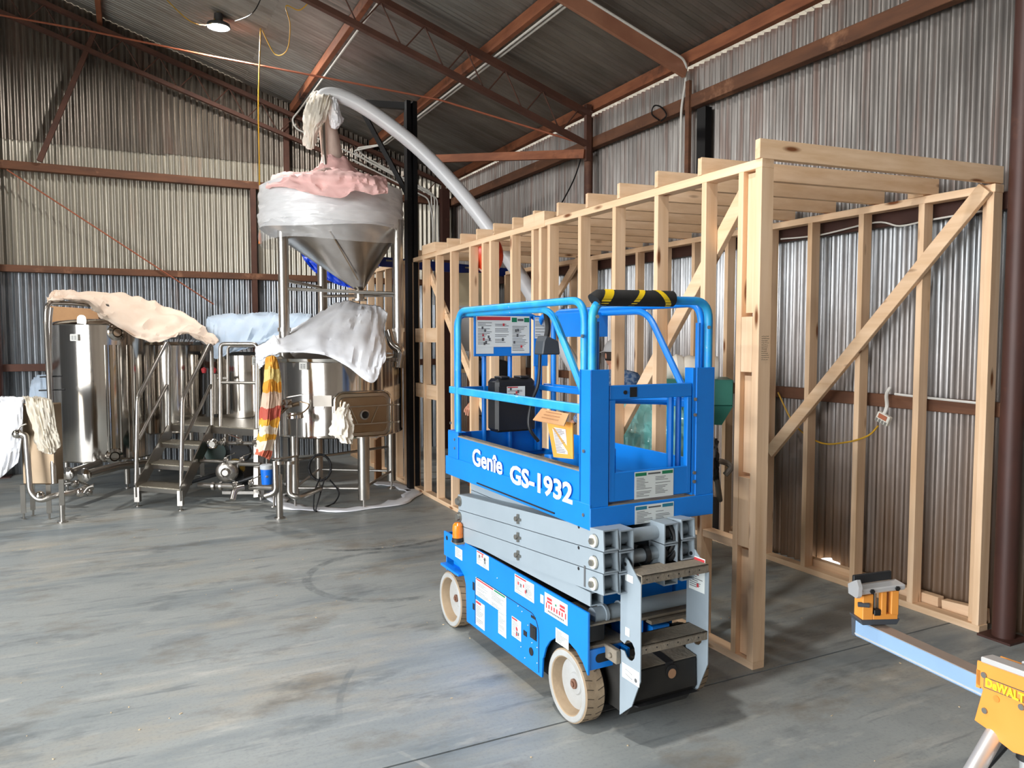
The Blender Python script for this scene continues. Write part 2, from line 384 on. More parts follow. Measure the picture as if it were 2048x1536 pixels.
def corr_pts(n_p, phase=0, seg=8, amp=.0135):
    return [(i * PITCH_C / seg, amp * math.cos(2 * math.pi * (i / seg) + phase)) for i in range(n_p * seg + 1)]
PROF = [(-.006, .0135 * math.cos(-.006 / PITCH_C * 2 * math.pi))] + corr_pts(10) + [(COVER + .006, .0135 * math.cos(.006 / PITCH_C * 2 * math.pi))]
def sheet_wall(parent, along, start, n, fix, z0f, z1f, m, cuts=None, flip=1, lift=0):
    """vertical sheets; along 'x' (fix=y) or 'y' (fix=x); z0f/z1f functions of the running coordinate"""
    for i in range(n):
        s0 = start + i * COVER; mb = MB(); lo = []; hi = []
        dz = random.uniform(-.02, .02) if z0f(s0) > 3 else random.uniform(-.006, .002)
        for a, d in PROF:
            q = s0 + a; off = fix + d * flip + (i % 2) * .0015
            z0 = z0f(q); z1 = z1f(q)
            if along == 'x': lo.append((q, off, z0 + dz)); hi.append((q, off, z1))
            else: lo.append((off, q, z0 + dz)); hi.append((off, q, z1))
        if max(h[2] for h in hi) - min(l[2] for l in lo) < .03: continue
        mid = [tuple((Vector(a) + Vector(b)) / 2) for a, b in zip(lo, hi)]
        mb.grid([lo, mid, hi]); mb.build('sheet', m, parent)
# gable wall (three tiers), long wall, left wall, rear wall
wall_gable = setting('wall_back', (0, YG, 0))
def rz(x): return zr(x) - .004
sheet_wall(wall_gable, 'x', XL, 16, YG, lambda q: -0.01, lambda q: 2.56, M['galv'])
sheet_wall(wall_gable, 'x', XL, 16, YG - .004, lambda q: 2.54, lambda q: 4.16 if rz(q) > 4.16 else rz(q), M['galv_mid'])
sheet_wall(wall_gable, 'x', XL, 16, YG - .016, lambda q: 4.11, lambda q: max(4.11, rz(q)), M['galv_old'])
wall_long = setting('wall_right', (XR, 0, 0))
sheet_wall(wall_long, 'y', YB, 22, XR, lambda q: .09 * max(0, math.sin((q - 3.72) * 9)) if 3.72 < q < 4.42 else -0.01, lambda q: 2.50, M['galv_low'])
sheet_wall(wall_long, 'y', YB, 22, XR + .004, lambda q: 2.48, lambda q: 4.088, M['galv_high'])
wall_left = setting('wall_left', (XL, 0, 0))
sheet_wall(wall_left, 'y', DOOR_L[1], 10, XL, lambda q: 0, lambda q: zr(XL) - .03, M['galv'])
sheet_wall(wall_left, 'y', YB, 13, XL, lambda q: 0 if q < DOOR_L[0] else min(DOOR_L[2], zr(XL) - .04), lambda q: zr(XL) - .03, M['galv'])
MB().box(XL - .05, XL + .05, DOOR_L[0] - .3, DOOR_L[1] + .3, zr(XL) - .15, zr(XL) - .02).build('header', M['rust'], wall_left)
wall_rear = setting('wall_front', (0, YB, 0))
sheet_wall(wall_rear, 'x', XL, 16, YB, lambda q: DOOR_B[2] if DOOR_B[0] < q < DOOR_B[1] else 0, lambda q: max(rz(q), DOOR_B[2] if DOOR_B[0] < q < DOOR_B[1] else 0), M['galv_old'])
# roof sheets, corrugations running down the slope
roof = setting('ceiling', (0, 0, 4))
amp = .0135
def roof_sheets(x0, x1, m, dz=0):
    me = None
    for i in range(22):
        y0 = YB - .2 + i * COVER
        if me is None:
            mb = MB(); n = 6
            rows = [[(x0 + (x1 - x0) * k / n, y0 + a, zr(x0 + (x1 - x0) * k / n) + d + dz) for a, d in PROF] for k in range(n + 1)]
            o = mb.grid(rows).build('roof_sheet', m, roof); me = o
        else:
            c = me.copy(); COL.objects.link(c); c.location = (0, i * COVER, (i % 2) * .003)
roof_sheets(XRIDGE, 1.55, M['roof'], .008); roof_sheets(1.45, 4.66, M['roof']); roof_sheets(XL - .1, XRIDGE, M['roof'])

def member(name, label, cat, p0, p1, w, h, m, up=(0, 0, 1), group=None, bevel=.004):
    o = MB().beam(p0, p1, w, h, up).build(name, m, bevel=bevel); return tag(o, label, cat, group)
# purlins (timber, running the length of the shed)
for x, lab, w, h in ((4.43, 'weathered timber eave purlin along the top of the right wall, blackened in patches', .07, .105),
                     (3.22, 'brown roof purlin with twin white conduits, second up from the eave', .06, .11),
                     (2.09, 'brown roof purlin with one white conduit, third up from the eave', .06, .11),
                     (-.26, 'short visible stretch of brown roof purlin at the top left corner of the photo', .06, .11),
                     (-1.9, 'ridge purlin high beyond the left edge of the photo', .06, .12)):
    zc = zr(x) - .0145 - h / 2
    member('purlin', lab, 'purlin', (x, YB + .1, zc), (x, YG - .05, zc), w, h, M['oldwood'], group='roof purlins')
# girts
for nm, lab, p0, p1, w, h, m in (
    ('girt', 'upper brown girt across the back gable wall, level with the hopper top', (-6, YG - .07, 3.79), (4.45, YG - .07, 3.79), .09, .1, 'oldwood2'),
    ('girt', 'middle brown timber girt across the back gable wall behind the tanks', (-6, YG - .07, 2.545), (4.45, YG - .07, 2.545), .09, .085, 'oldwood2'),
    ('girt', 'lowest brown girt of the back gable wall, seen left of the tanks', (-6, YG - .07, 1.33), (4.45, YG - .07, 1.33), .09, .09, 'rust'),
    ('girt', 'upper rusty girt climbing along the right wall above the timber frame', (4.43, YB + .1, 3.72), (4.43, YG - .15, 3.76), .08, .11, 'oldwood2'),
    ('girt', 'dark girt of the right wall level with the frame top plate', (4.465, YB + .1, 2.47), (4.465, YG - .15, 2.47), .05, .1, 'rustdark'),
    ('girt', 'lowest brown girt of the right wall, seen between the studs', (4.465, YB + .1, 1.28), (4.465, YG - .15, 1.28), .05, .085, 'oldwood2')):
    member(nm, lab, 'girt', p0, p1, w, h, M[m], group='wall girts')
# columns
def pole(x, y, r, z1, m, lab, name='steel_column'):
    t = thing(name, lab, 'column', (x, y, 0))
    MB().cyl((x, y, .012), (x, y, z1), r, seg=20).build('shaft', m, t)
    MB().box(x - r * 1.6, x + r * 1.6, y - r * 1.6, y + r * 1.6, 0, .012).build('base_plate', M['rustdark'], t)
    return t
pole(4.37, 2.56, .058, 4.0, M['rustdark'], 'dark red-brown round steel column at the right edge of the photo')
pole(4.36, 6.98, .045, 4.0, M['rust'], 'slim red-brown round column rising behind the middle of the timber frame')
pole(-1.49, YG - .17, .075, 5.4, M['rustdark'], 'dark brown round column at the left edge against the gable wall')
t = thing('steel_post', 'short black flat post on the right wall beside the conduit board', 'post', (4.45, 5.26, 2.6))
MB().box(4.41, 4.48, 5.2, 5.31, 2.7, 3.66).build('flat_bar', M['blackpaint'], t)
t = thing('timber_batten', 'narrow timber batten carrying a white conduit up the right wall', 'batten', (4.4, 5.4, 2.6))
MB().box(4.37, 4.40, 5.37, 5.42, 2.67, 3.92).build('batten', M['oldwood2'], t)
for x, z0, z1, lab in ((1.54, 1.33, 3.75, 'rust brown post on the gable wall below the upper girt, left of the hopper'),
                   (2.0, 3.84, 4.75, 'rust brown post on the gable wall between upper girt and roof, behind the hopper neck')):
    o = MB().box(x - .035, x + .035, YG - .11, YG - .03, z0, z1).build('wall_post', M['rust']); tag(o, lab, 'post')
t = thing('corner_column', 'dark steel column in the far corner of the shed', 'column', (4.3, YG - .25, 0))
MB().box(4.24, 4.36, YG - .3, YG - .18, 0, 3.95).build('shaft', M['rustdark'], t)
member('wall_brace', 'rust red diagonal brace rising right on the upper left of the gable wall', 'brace', (-.96, YG - .15, 3.85), (-.32, YG - .15, 5.5), .05, .06, M['rust'])
o = MB().cyl((-1.3, YG - .14, 3.72), (1.0, YG - .14, 2.15), .009, seg=8).build('wire_brace', M['copper']); tag(o, 'thin rusty rod running diagonally down the gable wall from the left column', 'rod')
# trusses
def truss(y, xa, xb, lab, dep=.36, step=.42, bh=.05):
    t = thing('roof_truss', lab, 'truss', (xb, y, 3.7), group='roof trusses')
    def zt(x): return zr(x) - .20
    MB().beam((xa, y, zt(xa)), (xb, y, zt(xb)), .07, .055).build('top_chord', M['rust'], t)
    MB().beam((xa, y, zt(xa) - dep), (xb - .04, y, zt(xb - .04) - dep + .04), .06, bh).build('bottom_chord', M['rust'], t)
    x = xb - .15; k = 0
    while x > xa + step:
        x2 = x - step / 2
        a = (x, y, zt(x) - .02 if k % 2 == 0 else zt(x) - dep + .02); c = (x2, y, zt(x2) - dep + .02 if k % 2 == 0 else zt(x2) - .02)
        MB().cyl(a, c, .0075, seg=6).build('web_bar', M['rust'], t); x = x2; k += 1
    MB().beam((xb - .03, y, zt(xb) + .1), (xb - .03, y, zt(xb) - dep - .12), .05, .06, (1, 0, 0)).build('end_post', M['rust'], t)
    MB().beam((-6.5, y, zr(-6.5) - .20), (XRIDGE, y, zr(XRIDGE) - .20), .07, .055).build('top_chord', M['rust'], t)
    MB().beam((-6.5, y, zr(-6.5) - .20 - dep), (XRIDGE, y, zr(XRIDGE) - .20 - dep), .06, bh).build('bottom_chord', M['rust'], t)
    return t
truss(6.95, XRIDGE, 4.36, 'rust red open web truss crossing the roof to the slim column')
truss(YG - .17, XRIDGE, 4.34, 'rusty lattice truss lying against the back gable wall', dep=.34)
truss(2.6, XRIDGE, 4.36, 'lattice truss overhead above the near right column')
truss(-1.7, XRIDGE, 4.36, 'lattice truss behind the viewer')
# flat rafter board with conduit
t = thing('rafter', 'wide brown board sloping down the roof with a white conduit along its edge', 'rafter', (4.3, 5.43, 3.9))
MB().beam((1.0, 5.43, zr(1.0) - .22), (4.38, 5.43, zr(4.38) - .20), .035, .13).build('board', mat('pinkish_board', (168, 118, 92), .7, 0, (140, 92, 70), 3, (1, 6, 1)), t)
pts = [(1.0, 5.40, zr(1.0) - .155), (4.36, 5.40, zr(4.36) - .135), (4.40, 5.45, 3.95), (4.36, 5.46, 3.7), (4.355, 5.46, 2.68)]
MB().tube(fillet(pts, .08), .011, 8).build('conduit', M['conduit'], t)
# timbers high up near the corner
o = MB().beam(PY(860, 318, 9.0), PX(1170, 308, 4.3), .05, .09).build('loose_beam', M['oldwood']); tag(o, 'brown horizontal timber spanning from the black mast to the right wall', 'beam')
o = MB().beam(D(1027, 314, 8.6), D(1137, 305, 8.2), .04, .05).build('pine_batten', M['pine_x']); tag(o, 'pale pine batten lying on the brown timber high in the corner', 'batten')
# long tie rod under the roof
o = MB().tube([PY(0, 30, 10.6), PY(170, 60, 10.3), PY(420, 112, 9.6), PY(700, 165, 8.6), PY(880, 200, 8.0), PY(1168, 288, 7.05)], .011, 8).build('tie_rod', M['copper']); tag(o, 'long thin copper coloured tie rod crossing under the roof', 'rod')
# conduits along purlins and gable
def tubething(name, lab, cat, pts, r, m, seg=8, group=None, fr=.06):
    o = MB().tube(fillet(pts, fr, 4), r, seg).build(name, m); return tag(o, lab, cat, group)
zc = lambda x: zr(x) - .14
for k, dx in enumerate((0, .045)):
    tubething('conduit', ('nearer' if k == 0 else 'farther') + ' of the twin white conduits under the second purlin, bending along the gable wall', 'conduit',
              [(3.26 + dx, -3, zc(3.26)), (3.26 + dx, 10.75 - dx, zc(3.26)), (2.95 - dx, 11.0, 4.42 - dx), (3.1, 11.02, 4.31 - dx), (4.15 + dx, 11.02, 3.86 - dx), (4.2 + dx, 11.02, 2.2)], .012, M['conduit'], group='white conduits')
tubething('conduit', 'white conduit under the third purlin, curving down onto the gable wall behind the hopper', 'conduit',
          [(2.14, -3, zc(2.14)), (2.14, 10.9, zc(2.14)), (2.06, 11.04, 4.72), (2.12, 11.04, 4.6), (2.9, 11.04, 4.35), (4.1, 11.02, 3.9), (4.17, 11.02, 2.2)], .012, M['conduit'], group='white conduits')
tubething('conduit', 'lowest white conduit running down the gable wall into the corner', 'conduit', [(2.9, 11.03, 4.26), (4.05, 11.02, 3.8), (4.12, 11.0, 3.5), (4.12, 11.0, 2.2)], .012, M['conduit'], group='white conduits')
# lamps
HG, GLW = mat('lamp_grey', (90, 92, 95), .4, .4), mat('lamp_glow', (255, 252, 244), .4, emit=40)
LL = ['glowing round high bay lamp hanging under the roof at the upper left', 'high bay lamp added for extra light, overhead in front of the viewer', 'high bay lamp added for extra light, far left beyond the picture', 'high bay lamp added for extra light, left of the viewer']
for i, q in enumerate(LAMPS):
    lp = Vector(q)
    if i == 0: lp = D(437, 54, 8.6)
    t = thing('high_bay_lamp', LL[i], 'lamp', lp, 'high bay lamps')
    MB().lathe([(0, .15), (.03, .15), (.045, .14), (.05, .06), (.12, .03), (.13, 0), (.12, -.01), (.115, 0)], lp, seg=32).build('housing', HG, t)
    MB().lathe([(0, -.004), (.115, -.004)], lp, seg=32).build('diffuser', GLW, t)
    MB().tube(spline([lp + V(0, 0, .15), lp + V(.0, 0, .18), V(lp.x, lp.y, zr(lp.x) - .02)]), .008, 6).build('hanger', M['copper'], t)
    ld = bpy.data.lights.new('lamp_light', 'AREA'); ld.shape = 'DISK'; ld.size = .23; ld.energy = LAMP_W; ld.color = (1, .97, .93)
    lo = bpy.data.objects.new('lamp_light', ld); COL.objects.link(lo); lo.parent = t; lo.location = (0, 0, -.02)
lp = D(437, 54, 8.6)
# cords
p0 = PY(519, -60, 9.2); p1 = PY(520, 470, 9.2)
t = thing('extension_lead', 'long yellow cord hanging straight down beside the hopper with an orange plug end', 'cord', p1)
MB().tube(spline([V(p0.x, p0.y, zr(p0.x) - .02), PY(517, 200, 9.2), PY(519, 340, 9.2), p1]), .008, 6).build('cord', M['yellowcord'], t)
MB().cyl(p1 - V(0, 0, .1), p1 + V(0, 0, .02), .02, .014, 10).build('plug', mat('orange_plug', (214, 120, 50), .5), t)
def roofpt(px, py, off=.05):
    r = _ray(px, py); n = Vector((SL, 0, 1)); k = (Vector((4.5, 0, 4.13 - off)) - EYE).dot(n) / r.dot(n); return EYE + r * k
o = MB().tube(spline([roofpt(326, -8, .1), roofpt(380, 42, .3), D(420, 48, 8.5), lp + V(0, 0, .17)], 8), .006, 6).build('lamp_cable', M['yellowcord']); tag(o, 'yellow cable sagging from the roof to the lamp', 'cable')
o = MB().tube(spline([roofpt(470, 42, .08), roofpt(505, 26, .2), roofpt(525, -10, .05)], 8), .006, 6).build('lamp_cable', M['blackpaint']); tag(o, 'short dark cable looping from the roof right of the lamp', 'cable')
o = MB().tube(spline([roofpt(524, 60, .12), roofpt(550, 108, .3), roofpt(574, 100, .3), roofpt(580, 50, .2), roofpt(572, 12, .1), roofpt(600, 20, .12), roofpt(626, -6, .05)], 8), .006, 6).build('roof_cable', M['yellowcord']); tag(o, 'looped ochre cable hanging under the roof right of the long cord', 'cable')
o = MB().tube(spline([PX(1318, 240, 4.36), PX(1304, 228, 4.36), PX(1308, 212, 4.36), PX(1322, 214, 4.36), PX(1333, 230, 4.36), PX(1322, 242, 4.36)], 6), .007, 6).build('wire_loop', M['blackpaint']); tag(o, 'small dark wire loop hanging on the upper right wall girt', 'wire')
o = MB().tube(spline([PX(1165, 300, 4.3), PX(1158, 330, 4.3), PX(1145, 365, 4.3), PX(1124, 405, 4.3)], 6), .008, 6).build('hanging_strap', M['blackpaint']); tag(o, 'dark strap hanging from the truss end down to the joists', 'strap')

mb = MB(); rr = random.Random(12)
for k in range(150):
    p = V(rr.uniform(-2.5, 3.6), rr.uniform(1.2, 7.5), .0015); a = rr.uniform(0, 3.14); l = rr.uniform(.004, .014)
    mb.beam(p, p + V(math.cos(a) * l, math.sin(a) * l, 0), rr.uniform(.003, .008), .002)
o = mb.build('wood_chips', mat('chip_tan', (206, 184, 150), .8)); tag(o, 'tiny pale wood chips scattered over the concrete floor', 'wood chips', kind='stuff')
# ------------------------------------------------------------ the pine room frame
PXm, PYm, PZm = M['pine_x'], M['pine_y'], M['pine_z']
SX0, SX1 = 2.79, 2.87           # front wall: outer and inner face
ZT = 2.575                      # top of the plates
def stud(par, x0, x1, y, z0=.04, z1=ZT - .045, w=.038):
    return MB().box(x0, x1, y, y + w, z0, z1).build('stud', PZm, par, bevel=.0015)
fw = thing('stud_wall', 'long pine stud wall facing the lift, from near corner post to black mast', 'stud wall', (2.83, 5.5, 0), group='pine stud walls')
MB().box(SX0, SX1, 2.868, 8.27, .0, .04).build('bottom_plate', PYm, fw, bevel=.002)
MB().box(SX0, SX1, 2.868, 5.12, ZT - .045, ZT).build('top_plate', PYm, fw, bevel=.002)
MB().box(SX0 + .006, SX1 + .006, 5.125, 8.27, ZT - .045, ZT).build('top_plate', PYm, fw, bevel=.002)
for px in (823, 845, 871, 900, 938, 963, 978, 1020, 1062, 1077, 1094, 1155, 1223, 1306, 1400):
    y = PX(px, 600, SX0).y; stud(fw, SX0 + .001, SX1, y - .038)
# near end: stud, stepped packers, corner post
stud(fw, SX0, SX1, 2.994, w=.036)
MB().box(SX0, SX1, 2.868, 2.912, .04, 2.53).build('corner_post', PZm, fw, bevel=.0015)
for z0, z1 in ((.62, .98), (1.52, 1.80)): MB().box(SX0 + .0005, SX1 - .002, 2.914, 2.992, z0, z1).build('packer', PZm, fw, bevel=.0015)
for z0, z1 in ((.045, .60), (1.0, 1.5), (1.82, 2.52)): MB().box(SX0 + .03, SX1 - .002, 2.914, 2.992, z0, z1).build('packer', M['oldwood2'] if 0 else PZm, fw)
MB().box(SX0 - .004, SX0 + .085, 5.08, 5.42, ZT - .05, ZT + .07).build('splice_block', PYm, fw, bevel=.002)
# handwritten notes on the corner post (ink strokes)
mb = MB(); rnd = random.Random(4)
for i in range(12):
    z = 1.70 - i * .0105; x = SX0 + .018
    while x < SX0 + .018 + rnd.uniform(.035, .048):
        w = rnd.uniform(.004, .011); mb.beam((x, 2.8665, z + rnd.uniform(-.001, .001)), (x + w, 2.8665, z + rnd.uniform(-.0015, .0015)), .0006, .0016, (0, 0, 1)); x += w + rnd.uniform(.0015, .004)
mb.build('pencil_note', M['blackpaint'], fw)
# braces on the inside of the front wall
MB().beam(PX(1492, 386, SX1 + .02), PX(1235, 868, SX1 + .02), .085, .035, (1, 0, 0)).build('brace', PYm, fw, bevel=.002)
MB().beam(PX(853, 530, SX1 + .02), PX(1012, 925, SX1 + .02), .085, .035, (1, 0, 0)).build('brace', PYm, fw, bevel=.002)
for a, b_, zz in ((1406, 1465, .62),):
    MB().box(SX0 + .005, SX1 - .005, 3.035, 3.27, .60, .64).build('nogging', PYm, fw, bevel=.0015)
for a, b_ in ((7.81, 8.1), (7.43, 7.74)):
    for z in (1.05, 1.65): MB().box(SX0 + .02, SX1 - .002, a, b_, z, z + .15).build('nogging', PYm, fw)
# second panel beyond the black mast
f2 = thing('stud_wall', 'short pine stud wall panel glimpsed behind the hopper legs', 'stud wall', (2.83, 9.6, 0), group='pine stud walls')
MB().box(SX0, SX1, 8.42, 10.9, 0, .04).build('bottom_plate', PYm, f2); MB().box(SX0, SX1, 8.36, 10.9, 2.53, 2.575).build('top_plate', PYm, f2)
for y in (8.42, 8.72, 9.1, 9.48, 9.86, 10.24, 10.62, 10.86): stud(f2, SX0 + .001, SX1, y)
# back wall of the room
bw = thing('stud_wall', 'pine stud wall standing against the corrugated right wall, with long diagonal brace', 'stud wall', (4.36, 5.5, 0), group='pine stud walls')
BX0, BX1 = 4.315, 4.395
MB().box(BX0, BX1, 2.665, 8.9, 0, .04).build('bottom_plate', PYm, bw, bevel=.002)
MB().box(BX0, BX1, 2.665, 8.9, 2.505, 2.55).build('top_plate', PYm, bw, bevel=.002)
ys = [2.67, 3.087, 3.517, 3.941, 4.33, 4.79]
while ys[-1] < 8.7: ys.append(ys[-1] + .41)
for y in ys: MB().box(BX0, BX1, y, y + .04, .04, 2.505).build('stud', PZm, bw, bevel=.0015)
MB().box(BX1 - .05, BX1 - .004, 2.712, 2.75, .04, 2.505).build('stud', PZm, bw)
MB().beam(PX(1972, 376, 4.29), PX(1540, 905, 4.29), .085, .035, (1, 0, 0)).build('brace', PYm, bw, bevel=.002)
MB().beam(PX(1160, 515, 4.29), PX(1085, 640, 4.29), .085, .035, (1, 0, 0)).build('brace', PYm, bw, bevel=.002)
# joists
ORD = ['first', 'second', 'third', 'fourth', 'fifth', 'sixth', 'seventh', 'eighth', 'ninth', 'tenth', 'eleventh', 'twelfth', 'thirteenth', 'fourteenth']
jy = [2.87, 3.309, 3.686, 4.075, 4.458, 4.85, 5.233, 5.593, 5.955, 6.323, 6.682, 7.037, 7.367, 8.14]
for i, y in enumerate(jy):
    dz = random.uniform(-.004, .004); y2 = y - (.20 if i == 0 else .27 + random.uniform(-.015, .015))
    p0 = Vector((2.785 + random.uniform(-.006, .004), y + .02, ZT + .0475 + dz * .3)); p1 = Vector((4.40, y2 + .02, ZT + .030))
    o = MB().beam(p0, p1, .038, .095).build('ceiling_joist', PXm, bevel=.0015)
    tag(o, ('pine ceiling joist nearest the viewer, lying over the near corner post' if i == 0 else
            'pine ceiling joist, farthest one beside the black mast' if i == 13 else
            'pine ceiling joist, %s counted from the near corner post' % ORD[i]), 'joist', 'ceiling joists')
o = MB().box(SX0 - .002, SX0 + .036, 7.41, 7.78, ZT, ZT + .1).build('rim_board', PYm); tag(o, 'short pine rim board on the top plate near the black mast', 'board')
o = MB().beam((4.335, 3.09, 2.575), (4.345, 3.2, 2.575), .06, .048).build('wood_block', PYm); tag(o, 'small pine block resting on the top plate behind the first joist', 'block')
# offcuts on the floor inside the right end
for i, (a, b_, lab) in enumerate((((4.43, 4.05, .07), (4.44, 3.46, .07), 'pine offcut on the bottom plate side, farthest from the column'),
                                ((4.45, 3.44, .075), (4.435, 2.98, .075), 'pine offcut lying on the bottom plate behind the second stud from the column'),
                                ((4.44, 2.96, .065), (4.445, 2.70, .065), 'pine offcut nearest the round column, resting on the plate'))):
    o = MB().beam((a[0], a[1], .045), (b_[0], b_[1], .045 + .01 * i), .055, .085).build('timber_offcut', PYm, bevel=.002); tag(o, lab, 'offcut', 'pine offcuts')
# power outlet dangling on its lead
t = thing('power_outlet', 'white four way power outlet dangling from the girt between studs', 'outlet', PX(1770, 835, 4.28))
c = PX(1770, 838, 4.28); u = V(.08, -.9, -.38).normalized(); w = V(0, -.38, .9).normalized()
MB().prism([(-.045, -.03), (.045, -.03), (.045, .035), (-.045, .035)], c, u, w, (-.03, 0, 0)).build('body', mat('outlet_white', (222, 218, 206), .45), t, bevel=.004)
mb = MB()
for k in range(4): mb.prism([(-.038 + k * .021, -.026), (-.024 + k * .021, -.026), (-.024 + k * .021, -.006), (-.038 + k * .021, -.006)], c + V(-.031, 0, 0), u, w, (-.003, 0, 0))
mb.build('socket', mat('outlet_grey', (120, 118, 112), .5), t)
MB().prism([(-.03, .0), (.03, .0), (.03, .03), (-.03, .03)], c + V(-.031, 0, 0), u, w, (-.002, 0, 0)).build('opening', mat('outlet_copper', (170, 100, 70), .5), t)
MB().tube(spline([PX(1780, 776, 4.42), PX(1773, 790, 4.38), PX(1774, 812, 4.28), c + V(-.01, 0, .03)]), .012, 8).build('lead', M['conduit'], t)
o = MB().tube(spline([PX(1556, 785, 4.40), PX(1590, 850, 4.40), PX(1640, 885, 4.40), PX(1690, 885, 4.30), PX(1735, 872, 4.28), PX(1756, 852, 4.27)], 8), .006, 6).build('power_lead', M['yellowcord']); tag(o, 'thin yellow cord sagging between the girt and the dangling outlet', 'cord')
o = MB().tube(spline([PX(1562, 478, 4.41), PX(1640, 470, 4.41), PX(1750, 445, 4.41), PX(1800, 452, 4.41), PX(1860, 440, 4.41), PX(1990, 418, 4.41)], 6), .006, 6).build('wall_cable', M['conduit']); tag(o, 'thin grey cable running behind the studs under the top plate', 'cable')
o = MB().tube(spline([PX(1790, 788, 4.41), PX(1850, 795, 4.41), PX(1975, 808, 4.41)], 6), .008, 6).build('wall_cable', M['conduit']); tag(o, 'grey cable lying on the lowest girt right of the outlet', 'cable')
# black mast frame
mx = D(823, 500, 8.45).x; my = D(823, 500, 8.45).y
t = thing('steel_mast', 'tall black steel mast with arm and diagonal, beside the far end of the pine frame', 'mast', (mx, my, 0))
MB().box(mx - .06, mx - .012, my - .05, my + .05, 0, 4.27).build('upright', M['blackpaint'], t); MB().box(mx + .012, mx + .06, my - .05, my + .05, 0, 4.27).build('upright', M['blackpaint'], t)
MB().box(mx - .012, mx + .012, my - .02, my + .02, 0, 4.2).build('channel', M['blackpaint'], t)
e = D(705, 205, 8.6)
MB().beam((mx, my, 4.22), e, .06, .07).build('arm', M['blackpaint'], t); MB().beam((mx, my, 3.2), e + (V(mx, my, 4.22) - e) * .1, .04, .05).build('diagonal', M['blackpaint'], t)
MB().box(mx - .12, mx + .12, my - .12, my + .12, 0, .012).build('base_plate', M['blackpaint'], t)
# ------------------------------------------------------------ blue scissor lift (local axes: x across, y along, z up; near left corner of the deck at 0,0)
def paint(name, c, c2, rough=.38):
    return mat(name, c, rough, 0, c2, 3, (1, 1, 1), .5, c3=(120, 130, 120), sc3=6, lo3=.70, hi3=.84, spec=.45)
BL = paint('blue_paint', (12, 130, 226), (8, 118, 214)); GY = mat('grey_paint', (150, 162, 170), .45, 0, (138, 150, 158), 3, c3=(110, 108, 100), sc3=7, lo3=.7, hi3=.85)
BLS = mat('scuffed_blue_rail', (16, 140, 226), .42, 0, (50, 165, 205), 9, (1, 1, 1), .3, c3=(205, 215, 215), sc3=14, lo3=.66, hi3=.72)
STL = mat('bolt_steel', (150, 148, 142), .35, .8); DK = mat('dark_void', (26, 26, 28), .7); BLK = mat('black_plastic', (22, 23, 25), .5)
DUST = mat('dusty_tread', (146, 134, 116), .85, 0, (112, 106, 96), 12, bump=.4, bsc=60); WH = mat('label_white', (222, 228, 226), .5); RD = mat('label_red', (196, 60, 66), .5)
GR = mat('label_green', (24, 122, 84), .5); TXT = mat('label_ink', (88, 90, 92), .6); TL = mat('label_teal', (36, 122, 148), .5); YEL = mat('hazard_yellow', (236, 200, 30), .5)
LFT = mat('lift_lettering_white', (240, 246, 248), .4)
ang = .0234
lift = thing('scissor_lift', 'bright blue battery scissor lift with grey folded arms and tan tyres', 'scissor lift', (1.684, 2.668, 0), rotz=ang, local=True)
W, LN = .668, 1.54
def P(name, mb, m, parent=lift, bevel=0, **k): return mb.build(name, m, parent, bevel=bevel, **k)
def decal(o, u, w, W_, H_, kind='text', name='warning_label', seed=1, mats=None):
    """printed label: backing, coloured header, rows of small print, in the plane o+u*a+w*b"""
    r = random.Random(seed); o = Vector(o); u = Vector(u); w = Vector(w); n = u.cross(w).normalized()
    mb = MB(); q = lambda a0, a1, b0, b1, h: mb.prism([(a0, b0), (a1, b0), (a1, b1), (a0, b1)], o + n * h, u, w, n * .0004)
    q(0, W_, 0, H_, .0006)
    t = .0012; top = H_
    if 'r' in kind: mb.m(1); q(W_ * .03, W_ * .6, H_ * .88, H_ * .97, t); top = H_ * .85
    if 'R' in kind: mb.m(1); q(W_ * .03, W_ * .97, H_ * .86, H_ * .97, t); top = H_ * .82
    if 'g' in kind: mb.m(2); q(W_ * .62, W_ * .97, H_ * .88, H_ * .97, t); top = H_ * .85
    if 'G' in kind:
        mb.m(2); q(W_ * .02, W_ * .3, H_ * .84, H_ * .96, t); q(W_ * .7, W_ * .98, H_ * .84, H_ * .96, t)
        mb.m(3); q(W_ * .34, W_ * .66, H_ * .87, H_ * .93, t); top = H_ * .8
    if 'T' in kind:
        mb.m(4); q(W_ * .02, W_ * .3, H_ * .76, H_ * .94, t); q(W_ * .7, W_ * .98, H_ * .76, H_ * .94, t)
        mb.m(3); q(W_ * .34, W_ * .66, H_ * .8, H_ * .88, t); top = H_ * .72
    mb.m(3); lh = .0065 if H_ < .13 else .009; b = top - lh
    cols = 2 if W_ > .13 else 1
    if 'n' in kind: b = -1
    while b > H_ * .05:
        for c in range(cols):
            a = W_ * (.05 + c * .48); e = W_ * (.05 + c * .48) + W_ * (.40 if cols == 2 else .86) * r.uniform(.45, 1)
            if r.random() < .85: q(a, e, b, b + lh * .32, t)
        b -= lh
    if 'p' in kind:
        for k in range(5):
            mb.m(r.choice((1, 3, 3))); a = r.uniform(.08, .8) * W_; b = r.uniform(.1, .7) * H_; q(a, a + .012, b, b + .016, t + .0004)
    return P(name, mb, [WH, RD, GR, TXT, TL])
Lu, Lw = (0, -1, 0), (0, 0, 1)       # on the left side: right hand along -y
